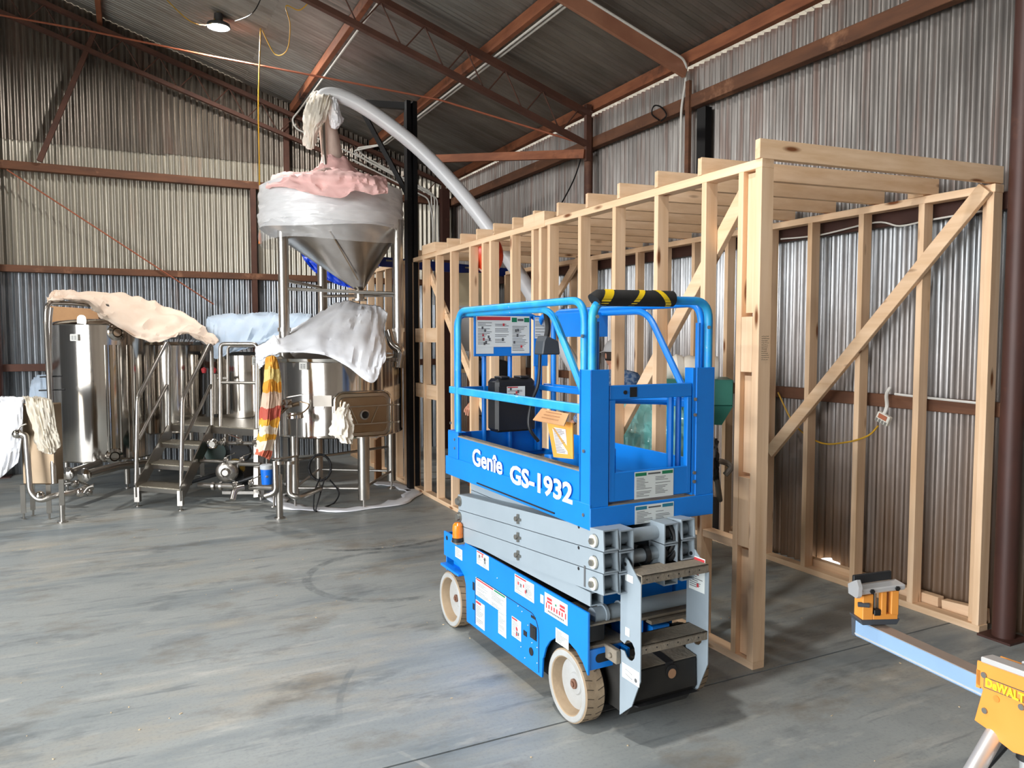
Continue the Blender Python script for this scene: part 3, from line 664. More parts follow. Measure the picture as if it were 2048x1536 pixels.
# --- chassis
side = [(.012, .538), (1.578, .538), (1.578, .392), (1.38, .392), (1.285, .345), (1.26, .30), (1.25, .09), (.40, .105), (.392, .20)]
for k in range(9):
    a = math.radians(12 + k * 17); side.append((.185 + .205 * math.cos(a), .165 + .195 * math.sin(a)))
side = side[:9] + [p for p in side[9:] if p[1] > .2][:9]
side += [(.012, .345)]
P('side_panel', MB().prism(side, (.0, 0, 0), (0, 1, 0), (0, 0, 1), (.012, 0, 0)), BL, bevel=.002)
P('side_panel', MB().prism([(max(y_, .11), z_) for y_, z_ in side], (W + .004, 0, 0), (0, 1, 0), (0, 0, 1), (.012, 0, 0)), BL, bevel=.002)
P('chassis_frame', MB().box(.05, W - .02, .30, 1.25, .10, .50).box(.17, W - .13, .02, .32, .12, .36).box(.17, W - .13, 1.25, 1.56, .16, .50), DK)
P('chassis_end', MB().box(.012, W + .03, 1.56, 1.572, .30, .53), BL)
P('chassis_shelf', MB().box(.012, .20, .025, .30, .472, .48).box(.012, .22, .03, .30, .372, .384).box(.35, W, .03, .4, .42, .435), DUST)
P('motor_bay_panel', MB().box(.19, W - .02, .25, .262, .10, .56), BL)
P('front_crossbar', MB().prism([(.012, .285), (.185, .285), (.185, .372), (.012, .372)], (0, .02, 0), (1, 0, 0), (0, 0, 1), (0, .012, 0)), BL)
sl = [(math.cos(a) * .02 + (.03 if math.cos(a) > 0 else -.03) + .095, math.sin(a) * .02 + .33) for a in [2 * math.pi * k / 16 for k in range(16)]]
P('slot', MB().prism(sl, (0, .0185, 0), (1, 0, 0), (0, 0, 1), (0, .001, 0)), DK)
P('leg_plate', MB().box(.175, .187, -.03, .14, .09, .37), BL)
P('dark_block', MB().box(.016, .10, .03, .11, .40, .475), BLK, bevel=.004)
P('pivot_tube', MB().cyl((.06, .07, .50), (.62, .07, .50), .034, seg=16).cyl((.11, .07, .50), (.125, .07, .50), .042, seg=16).cyl((.2, .07, .5), (.215, .07, .5), .042, seg=16), GY)
P('power_unit', MB().box(.25, .33, .06, .2, .36, .44).box(.37, .47, .05, .18, .34, .40), BL, bevel=.004)
P('equipment_tray', MB().box(.22, W - .06, .05, .26, .44, .452), DUST)
P('guard_strip', MB().box(W + .018, W + .03, .05, .2, .40, .56), BL)
# body panel details on the left side
XD = -.0005
P('door_outline', MB().tube(fillet([(XD, 1.13, .12), (XD, 1.13, .385), (XD, .47, .385), (XD, .425, .33), (XD, .425, .12)], .04), .0022, 5), DK)
P('slot', MB().box(-.0015, 0, 1.14, 1.165, .30, .345).box(-.0015, 0, 1.14, 1.165, .19, .225), DK)
P('switch_recess', MB().box(-.002, 0, .445, .51, .262, .33), DK); P('switch_cover', MB().box(-.006, -.002, .447, .476, .272, .322), BLK)
P('vent_slot', MB().box(-.002, 0, .455, .50, .362, .374).box(-.002, 0, .54, .575, .25, .275), DK)
P('port_hole', MB().cyl((-.003, .497, .195), (0, .497, .195), .02, seg=16), DK)
P('tie_hole', MB().cyl((-.0015, 1.53, .505), (.001, 1.53, .505), .014, seg=12), DK)
mb = MB()
for y, z in ((.63, .375), (.59, .36), (.53, .312), (.49, .24), (.44, .235), (.6, .18), (.56, .14), (.44, .16), (.86, .45)): mb.ball((0, y, z), .004, seg=6, rings=4)
P('rivet', mb, STL)
decal((XD, 1.404, .425), Lu, Lw, .10, .062, 'x', seed=1); decal((XD, 1.109, .462), Lu, Lw, .15, .075, 'rp', seed=2)
decal((XD, 1.123, .285), Lu, Lw, .365, .098, 'rg', seed=3); decal((XD, 1.123, .118), Lu, Lw, .112, .14, 'r', seed=4); decal((XD, .848, .165), Lu, Lw, .09, .118, 'x', seed=5)
decal((XD, .665, .438), Lu, Lw, .195, .09, 'rp', seed=6); decal((XD, .697, .205), Lu, Lw, .098, .1, 'rp', seed=7); decal((XD, .271, .325), Lu, Lw, .11, .066, 'x', seed=8)
decal((XD, .41, .462), Lu, Lw, .03, .04, 'xn', seed=9)
# hire company plate: red corner flashes, pink block strokes, grey line
mb = MB(); o_ = Vector((XD, .37, .43)); n_ = Vector(Lu).cross(Vector(Lw))
def q2(a0, a1, b0, b1, h): mb.prism([(a0, b0), (a1, b0), (a1, b1), (a0, b1)], o_ + n_ * h, Lu, Lw, n_ * .0004)
q2(0, .2, 0, .094, .0006); mb.m(1)
q2(.022, .066, .066, .078, .0012); q2(.022, .066, .052, .062, .0012); q2(.134, .178, .066, .078, .0012); q2(.134, .178, .052, .062, .0012); q2(.012, .022, .024, .05, .0012); q2(.178, .188, .024, .05, .0012)
for k in range(6): q2(.034 + k * .023, .046 + k * .023, .026, .046, .0012)
mb.m(2); q2(.094, .106, .056, .066, .0012); mb.m(3)
for k in range(11): q2(.03 + k * .013, .039 + k * .013, .010, .018, .0012)
P('hire_plate', mb, [WH, RD, GR, TXT])
# --- wheels
TYR = mat('tan_tyre', (164, 144, 118), .8, 0, (148, 126, 100), 8, bump=.2, bsc=40); RIM = mat('wheel_grey', (176, 178, 178), .5, 0, (150, 148, 142), 6)
def wheel(x, y, out, turn=0):
    R = .160; w = .1; s = -1 if out < 0 else 1
    g = bpy.data.objects.new('wheel', None); COL.objects.link(g); g.parent = lift; g.location = (x, y, .1605); g.rotation_euler = (0, 0, turn)
    BASE[g] = Vector((0, 0, 0)); ax = (s, 0, 0)
    pr = [(.110, -.05), (.110, -.046), (.124, -.002), (.128, .001), (.152, .0), (R, -.007), (R, -w + .006), (R - .006, -w), (.10, -w)]
    pr2 = [(.110, -.046), (.05, -.05), (.045, -.044), (0, -.044)]
    MB().lathe(pr, (0, 0, 0), ax, 40).build('tyre', TYR, g)
    MB().lathe(pr2, (0, 0, 0), ax, 40).build('rim', RIM, g)
    MB().lathe([(.154, -.001), (.150, .002), (.130, .002), (.126, -.001)], (0, 0, 0), ax, 40).build('rim_ring', RIM, g)
    mb = MB()
    for k in range(26):
        a = 2 * math.pi * k / 26
        c = Vector((0, math.cos(a), math.sin(a))) * (R + .0004); tn = Vector((0, -math.sin(a), math.cos(a)))
        mb.beam(c + Vector((-s * .008, 0, 0)) - tn * .004, c + Vector((-s * .04, 0, 0)) + tn * .004, .0022, .002, c)
        mb.beam(c + Vector((-s * .062, 0, 0)) + tn * .008, c + Vector((-s * .094, 0, 0)) - tn * .004, .0022, .002, c)
    mb.build('tread_groove', mat('groove', (70, 60, 50), .9) if 'groove' not in bpy.data.materials else bpy.data.materials['groove'], g)['kind'] = 'stuff'
    mb = MB().cyl((-s * .05, 0, 0), (-s * .035, 0, 0), .022, seg=16).cyl((-s * .035, 0, 0), (-s * .028, 0, 0), .012, seg=6)
    mb.build('hub_nut', mat('rusty_hub', (140, 104, 86), .6, .5) if 'rusty_hub' not in bpy.data.materials else bpy.data.materials['rusty_hub'], g)
    return g
wheel(-.004, .175, -1); wheel(-.018, 1.448, -1, .0); wheel(W + .012, .175, 1); wheel(W + .012, 1.448, 1)
P('drive_motor', MB().cyl((.095, .175, .16), (.175, .175, .16), .105, seg=28).cyl((.12, .175, .16), (.135, .175, .16), .112, seg=28), BLK)
P('steer_bracket', MB().box(-.03, .10, 1.30, 1.56, .338, .352).box(.03, .09, 1.36, 1.5, .352, .40), BL, bevel=.002)
# --- beacon
P('beacon_base', MB().lathe([(0, -.01), (.033, -.01), (.033, .012), (.026, .016), (0, .016)], (-.026, 1.31, .548), seg=20), BLK)
P('beacon_lens', MB().lathe([(.03, 0), (.031, .02), (.029, .02), (.031, .045), (.028, .072), (.018, .084), (0, .087)], (-.026, 1.31, .563), seg=24), mat('amber_lens', (240, 128, 20), .2, 0, spec=.6, coat=.6))
P('beacon_shelf', MB().box(-.05, .02, 1.27, 1.35, .53, .539), DUST)
# --- scissor stack
def arm(name, x0, x1, y0, z0, y1, z1, h=.086):
    mb = MB(); ww = x1 - x0
    mb.hollow((x0 + ww / 2, y0, z0), (x0 + ww / 2, y1, z1), ww, h, .006)
    return P(name, mb, GY)
lv = (.862, .772, .682)
for i, z in enumerate(lv):
    for x0, x1, zz in ((0, .074, z), (.404, .478, z)): arm('outer_arm', x0, x1, -.1, zz + .009, 1.36, zz - .108)
    for x0, x1 in ((.08, .151), (.31, .385)): arm('inner_arm', x0, x1, -.1, z - .0, 1.36, z + .0) if i < 3 else None
    P('cross_tube', MB().cyl((.0, -.037, z - .004), (.47, -.037, z - .004), .03, seg=18), GY)
    P('pin_bolt', MB().cyl((-.012, -.037, z - .003), (-.002, -.037, z - .003), .026, seg=18).m(1).cyl((-.024, -.037, z - .003), (-.012, -.037, z - .003), .014, seg=6), [mat('white_washer', (214, 210, 196), .6) if i == 0 else bpy.data.materials['white_washer'], STL])
    P('centre_pin', MB().cyl((-.018, .634, z - .052), (0, .634, z - .052), .013, seg=6).box(-.01, -.001, .60, .655, z - .058, z - .046).box(-.01, -.001, .618, .632, z - .075, z - .028), STL)
    P('rear_pin', MB().cyl((-.022, 1.34, z - .1), (0, 1.34, z - .1), .02, seg=8).cyl((-.006, 1.34, z - .1), (0, 1.34, z - .1), .03, seg=12), STL)
    P('arm_hole', MB().cyl((-.0012, .085, z + .028), (0, .085, z + .028), .0075, seg=10), DK)
arm('lower_arm', .004, .07, -.0, .60, 1.33, .60 - .02, .06)
P('hydraulic_cylinder', MB().cyl((.31, -.06, .72), (.31, .6, .66), .035, seg=18).cyl((.31, -.04, .72), (.31, .0, .716), .045, seg=18), GY)
P('hose_bundle', MB().tube(spline([(.36, -.06, .9), (.38, -.08, .84), (.365, -.07, .78), (.34, -.03, .74), (.3, 0, .7)]), .011, 8).tube(spline([(.385, -.05, .9), (.40, -.085, .83), (.38, -.08, .76), (.33, -.05, .71), (.25, -.04, .69)]), .011, 8), BLK)
for q_ in (MB().lathe([(.031, -.01), (.043, -.01), (.043, .01), (.031, .01)], (.345, -.037, .858), (1, 0, 0), 18), MB().lathe([(.031, -.01), (.046, -.01), (.046, .012), (.031, .012)], (.33, -.037, .768), (1, 0, 0), 18), MB().lathe([(.031, -.01), (.042, -.01), (.042, .012), (.031, .012)], (.25, -.037, .768), (1, 0, 0), 18)): P('clamp_ring', q_, BLK)
P('cable_tie', MB().box(-.002, 0, .03, .042, .645, .735), TXT)
# --- ladder
lad = bpy.data.objects.new('ladder', None); COL.objects.link(lad); lad.parent = lift; BASE[lad] = Vector((0, 0, 0))
def plate(x):
    kh = []
    cx_, cz_ = -.105, .415
    for k in range(11):
        a = math.radians(165 - k * 31); kh.append((cx_ - .004 + .036 * math.cos(a), cz_ + .04 * math.sin(a)))
    poly = [(-.063, .175), (-.063, .395)] + [(-.078, .40)] + kh[::1][0:0]
    hole = [(-.118 + .040 * math.cos(math.radians(a)), .405 + .042 * math.sin(math.radians(a))) for a in (25, 60, 95, 130, 165, 200, 235, 270, 305, 335)]
    # keyhole opens to the rear edge
    poly = [(-.052, .10), (-.052, .385), (-.078, .388)] + [( -.118 + .038 * math.cos(math.radians(a)), .403 + .042 * math.sin(math.radians(a))) for a in range(-25, -336, -31)] + [(-.078, .42), (-.052, .425), (-.052, .74), (-.062, .772), (-.085, .785), (-.10, .778), (-.19, .700), (-.192, .30), (-.135, .172)]
    return MB().prism(poly, (x, 0, 0), (0, 1, 0), (0, 0, 1), (.006, 0, 0))
plate(.12).build('side_plate', GY, lad, bevel=.001); plate(.475).build('side_plate', GY, lad, bevel=.001)
for z in (.735, .445):
    mb = MB().box(.126, .475, -.19, -.07, z - .006, z).box(.126, .475, -.19, -.184, z - .035, z).box(.126, .475, -.076, -.07, z - .03, z)
    s_ = mb.build('step', DUST, lad)
    mb = MB()
    for k in range(6): mb.cyl((.15 + k * .055, -.1905, z - .018), (.15 + k * .055, -.19, z - .018), .0035, seg=6)
    mb.build('rivet', DK, s_)
mb = MB()
for x in (.126, .475): mb.cyl((x - .0075, -.085, .757), (x + .001, -.085, .757), .008, seg=10)
mb.build('hook_hole', DK, lad)
P('ladder_bracket', MB().box(.095, .12, -.06, .03, .325, .385).cyl((.085, -.02, .352), (.1, -.02, .352), .012, seg=8), DUST, bevel=.003)
decal((.1195, -.07, .275), Lu, Lw, .118, .062, 'xn', 'tie_down_label', 11); decal((.1195, -.09, .46), Lu, Lw, .03, .035, 'xn', seed=12); decal((.1195, -.085, .69), Lu, Lw, .055, .03, 'xn', seed=13)
mb = MB(); mb.tube([(.1178, -.095, .297), (.1178, -.14, .289), (.1178, -.14, .309), (.1178, -.095, .317)], .0009, 4, closed=True); mb.cyl((.1172, -.165, .295), (.118, -.165, .295), .009, seg=10); mb.build('label_drawing', TXT, lad)
decal((.4745, -.07, .60), Lu, Lw, .10, .15, 'Rp', seed=14)
# --- battery / pothole box under the ladder
BX = mat('black_box_worn', (24, 23, 22), .6, 0, (40, 38, 34), 10, c3=(150, 140, 120), sc3=9, lo3=.7, hi3=.76)
P('step_box', MB().prism([(-.135, .19), (-.13, .315), (.12, .345), (.12, .10), (-.07, .10)], (.135, 0, 0), (0, 1, 0), (0, 0, 1), (.335, 0, 0)), BX, bevel=.006)
P('box_lid', MB().prism([(-.128, .316), (.12, .346), (.12, .349), (-.128, .319)], (.137, 0, 0), (0, 1, 0), (0, 0, 1), (.331, 0, 0)), DUST)
P('box_groove', MB().prism([(-.132, .308), (.12, .338), (.12, .351), (-.132, .321)], (.30, 0, 0), (0, 1, 0), (0, 0, 1), (.04, 0, 0)).cyl((.33, -.137, .28), (.33, -.13, .28), .028, seg=16), DK)
P('box_hole', MB().cyl((.33, -.1385, .27), (.33, -.136, .27), .021, seg=16), mat('tan_dirt', (168, 128, 96), .8))
P('pothole_bar', MB().prism([(-.16, .175), (-.02, .12), (.1, .075), (.1, .10), (-.12, .17)], (.14, 0, 0), (0, 1, 0), (0, 0, 1), (.32, 0, 0)), DK)
# --- platform
plat = bpy.data.objects.new('platform', None); COL.objects.link(plat); plat.parent = lift; BASE[plat] = Vector((0, 0, 0))
Q = lambda name, mb, m, bevel=0: mb.build(name, m, plat, bevel=bevel)
Q('deck_edge', MB().box(-.002, .01, 0, LN, .892, 1.0).box(W - .01, W + .002, 0, LN, .892, 1.0).box(0, W, -.002, .01, .892, .985).box(0, W, LN - .01, LN, .892, 1.0), BL, .002)
Q('deck_floor', MB().box(.01, W - .01, .01, LN - .01, .955, .965).box(.01, W - .01, .01, LN - .01, .90, .906), DUST)
Q('extension_rail', MB().box(-.006, -.001, .28, 1.10, .905, .912), DK)
Q('toe_board', MB().box(.006, .016, .085, 1.37, .985, 1.128), BL, .002); Q('toe_board', MB().box(W - .016, W - .006, .085, 1.45, .985, 1.128), BL, .002); Q('toe_board', MB().box(.02, W - .02, LN - .02, LN - .008, .985, 1.135), BL, .002)
Q('toe_cap', MB().box(.0, .022, .085, 1.37, 1.128, 1.135).box(.045, .06, .1, 1.45, 1.12, 1.13), DUST)
Q('inner_panel', MB().box(.05, .056, .1, 1.45, .985, 1.12), BL)
Q('corner_plate', MB().box(-.003, .008, 1.36, 1.50, 1.0, 1.15).box(-.002, .05, 1.36, 1.5, 1.15, 1.156), BL, .002)
# uprights at the entry
Q('entry_post', MB().box(0, .006, 0, .088, .985, 1.561).box(0, .092, 0, .006, .985, 1.561).box(.0, .092, .07, .085, .985, 1.561), BL, .002)
Q('entry_post', MB().box(W - .006, W, 0, .085, .985, 1.561).box(W - .105, W, 0, .006, .985, 1.561), BL, .002)
Q('entry_post_inner', MB().box(W - .122, W - .105, .004, .06, .99, 1.56), BL)
r = .019
# top hoops
Q('entry_hoop', MB().tube(fillet([(.021, .022, 1.0), (.021, .022, 1.85), (W - .022, .022, 1.858), (W - .022, .022, 1.0)], .085, 7), r, 12), BLS)
Q('entry_tube', MB().tube([(W - .075, .03, 1.5), (W - .075, .03, 1.76)], .012, 8), BL); Q('entry_tube', MB().tube([(.06, .05, 1.5), (.06, .05, 1.76)], .012, 8), BL)
Q('side_rail', MB().tube(fillet([(.017, .075, 1.12), (.017, .075, 1.852), (.017, 1.39, 1.848), (.017, 1.39, 1.05)], .10, 7), r * .9, 12), BLS)
Q('side_rail', MB().tube(fillet([(W - .017, .075, 1.12), (W - .017, .075, 1.852), (W - .017, 1.39, 1.848), (W - .017, 1.39, 1.05)], .10, 7), r * .9, 12), BL)
Q('mid_rail', MB().box(.004, .028, .085, 1.50, 1.372, 1.412), BLS, .004); Q('mid_rail', MB().box(W - .028, W - .004, .085, 1.50, 1.372, 1.412), BL, .004)
# roll-out deck rails just inside
for x in (.058, W - .058):
    Q('extension_frame', MB().tube(fillet([(x, 1.49, 1.0), (x, 1.49, 1.83), (x, .42, 1.825), (x, .10, 1.40), (x, .10, 1.13)], [0, .08, .09, .06, 0], 6), r * .85, 10), BLS if x < .3 else BL)
    Q('extension_mid_rail', MB().box(x - .01, x + .01, .12, 1.5, 1.372, 1.405), BL, .003)
Q('end_frame', MB().tube(fillet([(.06, LN - .03, 1.0), (.06, LN - .03, 1.83), (W - .06, LN - .03, 1.83), (W - .06, LN - .03, 1.0)], .07, 5), r * .85, 10).box(.06, W - .06, LN - .045, LN - .02, 1.372, 1.405), BL)
Q('end_post', MB().tube([(.235, LN - .035, 1.0), (.235, LN - .035, 1.82)], .014, 8).tube([(.41, LN - .035, 1.0), (.41, LN - .035, 1.82)], .014, 8).box(.585, .615, LN - .05, LN - .03, 1.0, 1.83), BL)
Q('sign_board', MB().box(.155, .54, LN - .065, LN - .058, 1.585, 1.83).box(.56, .66, LN - .065, LN - .058, 1.52, 1.83), BL, .002)
decal((.168, LN - .066, 1.60), (1, 0, 0), (0, 0, 1), .115, .225, 'np', 'operator_label', 21).parent = plat
decal((.168, LN - .0668, 1.64), (1, 0, 0), (0, 0, 1), .235, .185, 'Rp', 'operator_label', 22).parent = plat
decal((.403, LN - .0668, 1.60), (1, 0, 0), (0, 0, 1), .125, .225, 'Gp', 'operator_label', 23).parent = plat
decal((.565, LN - .0668, 1.69), (1, 0, 0), (0, 0, 1), .085, .13, 'x', 'operator_label', 24).parent = plat
Q('manual_box', MB().box(.235, .50, LN - .20, LN - .07, 1.14, 1.455), BLK, .02)
Q('manual_box_lid', MB().box(.245, .49, LN - .207, LN - .2, 1.15, 1.41).box(.27, .33, LN - .19, LN - .1, 1.455, 1.468).box(.4, .46, LN - .19, LN - .1, 1.455, 1.468), BLK, .01)
decal((.30, LN - .2075, 1.335), (1, 0, 0), (0, 0, 1), .12, .075, 'rp', 'operator_label', 25).parent = plat
cx_ = D(1103, 690, 3.95); lp_ = Matrix.Rotation(-ang, 3, 'Z') @ (cx_ - Vector((1.684, 2.668, 0)))
Q('control_box', MB().prism([(-.055, -.05), (.055, -.05), (.045, .02), (-.03, .05), (-.045, .02)], lp_, (1, 0, 0), (0, 0, 1), (0, .09, 0)), mat('control_grey', (60, 66, 72), .5), .006)
Q('joystick', MB().tube(spline([lp_ + V(0, .05, .04), lp_ + V(.005, .045, .10), lp_ + V(-.012, .04, .17), lp_ + V(-.02, .03, .18)]), [.02] + [.014] * 11 + [.014] * 6 + [.018] if 0 else .015, 10), BLK)
Q('control_cable', MB().tube(spline([lp_ + V(-.04, .05, -.05), lp_ + V(-.05, .05, -.2), lp_ + V(-.09, .05, -.3), lp_ + V(-.11, .04, -.42), lp_ + V(-.06, .03, -.5)]), .009, 8), BLK)
Q('control_bracket', MB().box(W - .10, W - .03, .8, 1.2, 1.70, 1.83), BL)
Q('curved_panel', MB().grid([[Vector((.10 + .42 * (k / 10), .55 - .06 * math.sin(k / 10 * math.pi), z)) for k in range(11)] for z in (.97, 1.13)]), BL).modifiers.new('t', 'SOLIDIFY').thickness = .006
# gate
gt = bpy.data.objects.new('gate', None); COL.objects.link(gt); gt.parent = lift; BASE[gt] = Vector((0, 0, 0))
MB().box(.097, .54, .004, .03, 1.433, 1.493).box(.097, .128, .004, .03, 1.0, 1.433).box(.515, .54, .004, .03, 1.0, 1.433).box(.12, .52, .004, .012, 1.0, 1.125).build('gate_frame', BL, gt, bevel=.003)
MB().tube([(.49, .09, 1.0), (.49, .09, 1.43)], .016, 8).tube([(.545, .10, 1.0), (.545, .10, 1.43)], .014, 8).tube([(.16, .10, 1.42), (.49, .12, 1.40)], .012, 6).build('gate_bar', BL, gt)
MB().box(.20, .236, .002, .005, 1.442, 1.484).build('latch_recess', DK, gt); MB().cyl((.175, .0, 1.463), (.175, .005, 1.463), .009, seg=8).build('latch_bolt', DK, gt)
P('ledge', MB().box(.09, W, .002, .05, .984, .99), DUST)
decal((.228, .0035, 1.0), (1, 0, 0), (0, 0, 1), .212, .118, 'G', 'instruction_label', 31); decal((.227, -.0025, .893), (1, 0, 0), (0, 0, 1), .212, .08, 'T', 'capacity_label', 32)
mb = MB()
for x, y, z, n in ((-.003, .045, 1.22, 0), (-.003, .045, .95, 0), (-.003, .06, 1.70, 0), (-.003, 1.4, 1.11, 0), (-.003, 1.40, 1.06, 0), (-.003, 1.46, 1.2, 0)): mb.cyl((x - .004, y, z), (x + .003, y, z), .008, seg=8)
for x, z in ((.555, 1.42), (.555, 1.35), (.555, 1.09), (.555, 1.05), (W - .04, 1.74), (.03, 1.78)): mb.cyl((x, -.004, z), (x, .002, z), .008, seg=8)
P('bolt', mb, STL)
# padded hazard sleeve
mb = MB(); x0 = .012; pad = fillet([(.03, .022, 1.79), (.045, .022, 1.856), (.44, .022, 1.863)], .05, 5)
Q('foam_sleeve', MB().tube([(.03, .022, 1.845), (.045, .022, 1.858), (.435, .022, 1.863)], .035, 16), mat('black_foam', (20, 20, 20), .85, 0, (34, 33, 31), 30))
for a, w_, tl in ((.075, .045, .02), (.235, .03, .03), (.375, .03, -.03)):
    mb = MB(); seg = 16
    ring = lambda x, k: [Vector((x + tl * math.sin(2 * math.pi * j / seg), .022 + .0357 * math.cos(2 * math.pi * j / seg), 1.8585 + .012 * x + .0357 * math.sin(2 * math.pi * j / seg))) for j in range(seg + 1)]
    mb.grid([ring(a - w_ / 2, 0), ring(a + w_ / 2, 0)]); Q('hazard_band', mb, YEL)
# lettering on the deck side
text('Gen\u00eee', lift, (-.0035, 1.16, 1.002), Lu, Lw, .128, LFT, bold=.024, xs=1.18)
text('GS-1932', lift, (-.0035, .715, .980), Lu, Lw, .122, LFT, bold=.03, xs=1.36)
P('shade_filler', MB().tube(spline([(.16, -.0, .88), (.22, .02, .80), (.28, .0, .76), (.30, .03, .70), (.2, .05, .66)]), .02, 8).box(.155, .305, .12, .14, .62, .90), DK)  # dark filler imitating the shaded interior behind the arms, no real cables
# --- things lying on the platform
def L2W(p): return Matrix.Rotation(ang, 3, 'Z') @ Vector(p) + Vector((1.684, 2.668, 0))
ENV = mat('manila_orange', (226, 158, 66), .6, 0, (214, 146, 60), 5); KR = mat('cardboard', (196, 150, 104), .7, 0, (180, 134, 92), 6)
t = thing('document_envelope', 'orange envelope with clear window and cardboard flap leaning in the platform', 'envelope', L2W((.12, .5, .966)))
A, B_, C_, D_ = D(1094, 836, 3.45), D(1146, 846, 3.3), D(1147, 918, 3.3), D(1108, 914, 3.45)
n = (B_ - A).cross(D_ - A).normalized()
if n.y > 0: n = -n
MB().grid([[A, B_], [D_, C_]], False).build('envelope', ENV, t, solid=.006)
f = lambda s, v: A * (1 - s) * (1 - v) + B_ * s * (1 - v) + C_ * s * v + D_ * (1 - s) * v + n * .006
MB().grid([[f(.2, .2), f(.75, .2)], [f(.25, .88), f(.78, .88)]], False).build('window', mat('paper_pinkish', (214, 204, 204), .4), t, solid=.001)
mb = MB()
for k in range(16): mb.beam(f(.26, .24 + k * .04) + n * .002, f(.6 + .1 * math.sin(k), .24 + k * .04) + n * .002, .0015, .002)
mb.build('small_print', TXT, t)
a, b_, c_, d_ = D(1083, 818, 3.42), D(1138, 828, 3.30), D(1128, 852, 3.26), D(1066, 840, 3.38)
MB().grid([[a, b_], [d_, c_]], False).build('flap', KR, t, solid=.004)
mb = MB()
for k in range(3):
    v = .2 + k * .25; g = lambda s: a * (1 - s) * (1 - v) + b_ * s * (1 - v) + c_ * s * v + d_ * (1 - s) * v
    mb.beam(g(.2) + V(0, -.003, .004), g(.75) + V(0, -.003, .004), .004, .001)
mb.build('stamp', mat('brown_print', (158, 112, 74), .7), t)
o = MB().tube([L2W((.26 + .03 * math.cos(k / 20 * 6.283), .78 + .0 * k, 1.02 + .03 * math.sin(k / 20 * 6.283))) for k in range(20)], .008, 8, closed=True).tube(spline([L2W((.28, .79, .99)), L2W((.2, .6, .98)), L2W((.3, .45, .98)), L2W((.4, .6, .98))]), .01, 8).build('hose_coil', BLK); tag(o, 'black hose ring coiled on the lift platform floor', 'hose')
mb = MB(); rr = random.Random(3)
for k in range(7):
    p = L2W((rr.uniform(.1, .4), rr.uniform(.35, .8), .972)); q = p + Vector((rr.uniform(-.1, .1), rr.uniform(-.1, .1), rr.uniform(.01, .03))); mb.beam(p, q, .02, .012)
o = mb.build('wood_scraps', mat('scrap_brown', (120, 92, 68), .8)); tag(o, 'small brown wood scraps scattered on the lift platform floor', 'scraps', kind='stuff')
# ------------------------------------------------------------ stainless brewing plant
SS = mat('polished_stainless', (205, 200, 194), .12, 1, (190, 184, 176), 3, (1, 1, .2), .5, rvar=.04)
SSB = mat('brushed_stainless', (196, 192, 186), .28, 1, (178, 172, 164), 6, (1, 1, 1), .5)
SSD = mat('dull_stainless_panel', (170, 150, 126), .35, .9, (140, 120, 98), 2)
DKG = mat('dark_green_motor', (16, 44, 36), .4); RUB = mat('black_cable', (20, 20, 22), .6)
def cloth(name, c, c2, rough=.85): return mat(name, c, rough, 0, c2, 5, (1, 1, 1), .6, bump=.15, bsc=18)
CW = cloth('white_sheet', (246, 247, 250), (238, 240, 246)); CP = cloth('pink_sheet', (248, 206, 200), (240, 188, 184)); CPE = cloth('peach_sheet', (244, 226, 208), (240, 214, 192))
CB = cloth('pale_blue_sheet', (176, 196, 218), (196, 208, 220)); CC = cloth('cream_sheet', (224, 216, 200), (212, 202, 184)); CRM = cloth('calico', (246, 240, 228), (236, 228, 214))
def drape(name, rows, m, n=9, fold=.012, fs=9, thick=.004, parent=None, seed=0, dirn=(1, 0, 0)):
    """a sheet through rows of (px, py, distance) measurements, smoothed and folded"""
    P_ = [[D(*q) for q in r] for r in rows]
    up1 = [spline(r, n) for r in P_]; cols = list(zip(*up1)); fin = [spline(list(c), n) for c in cols]
    rows2 = [[fin[j][i] for j in range(len(fin))] for i in range(len(fin[0]))]
    out = []; R_ = len(rows2); C_ = len(rows2[0])
    for i, r in enumerate(rows2):
        o = []
        for j, p in enumerate(r):
            a = rows2[min(i + 1, R_ - 1)][j] - rows2[max(i - 1, 0)][j]; b = r[min(j + 1, C_ - 1)] - r[max(j - 1, 0)]
            nn = a.cross(b); nn = nn.normalized() if nn.length > 1e-9 else Vector((0, -1, 0))
            q = Vector((p.x * fs + seed, p.y * fs * .8, p.z * fs * .45)); fj = 26.0 / C_; fi = 8.0 / R_
            g1 = .5 - abs(noise.noise(Vector((j * fj * .55 + seed * 3, i * fi * .35, seed)))) * 2.2
            g2 = .5 - abs(noise.noise(Vector((j * fj * .9 + i * fi * .9, seed * 2 + i * fi * .5, 7)))) * 2.2
            h = noise.noise(q) * fold * .5 + g1 * fold * .55 + g2 * fold * .3
            o.append(p + nn * h)
        out.append(o)
    mb = MB().grid(out); ob = mb.build(name, m, parent, solid=thick); return ob
def rimtube(p, r, a, m=12): pass
UPZ = V(0, 0, 1)
def camdir(c):
    d = (EYE - c); d.z = 0; return d.normalized()
def rot2(v, deg):
    a = math.radians(deg); return V(v.x * math.cos(a) - v.y * math.sin(a), v.x * math.sin(a) + v.y * math.cos(a), 0)
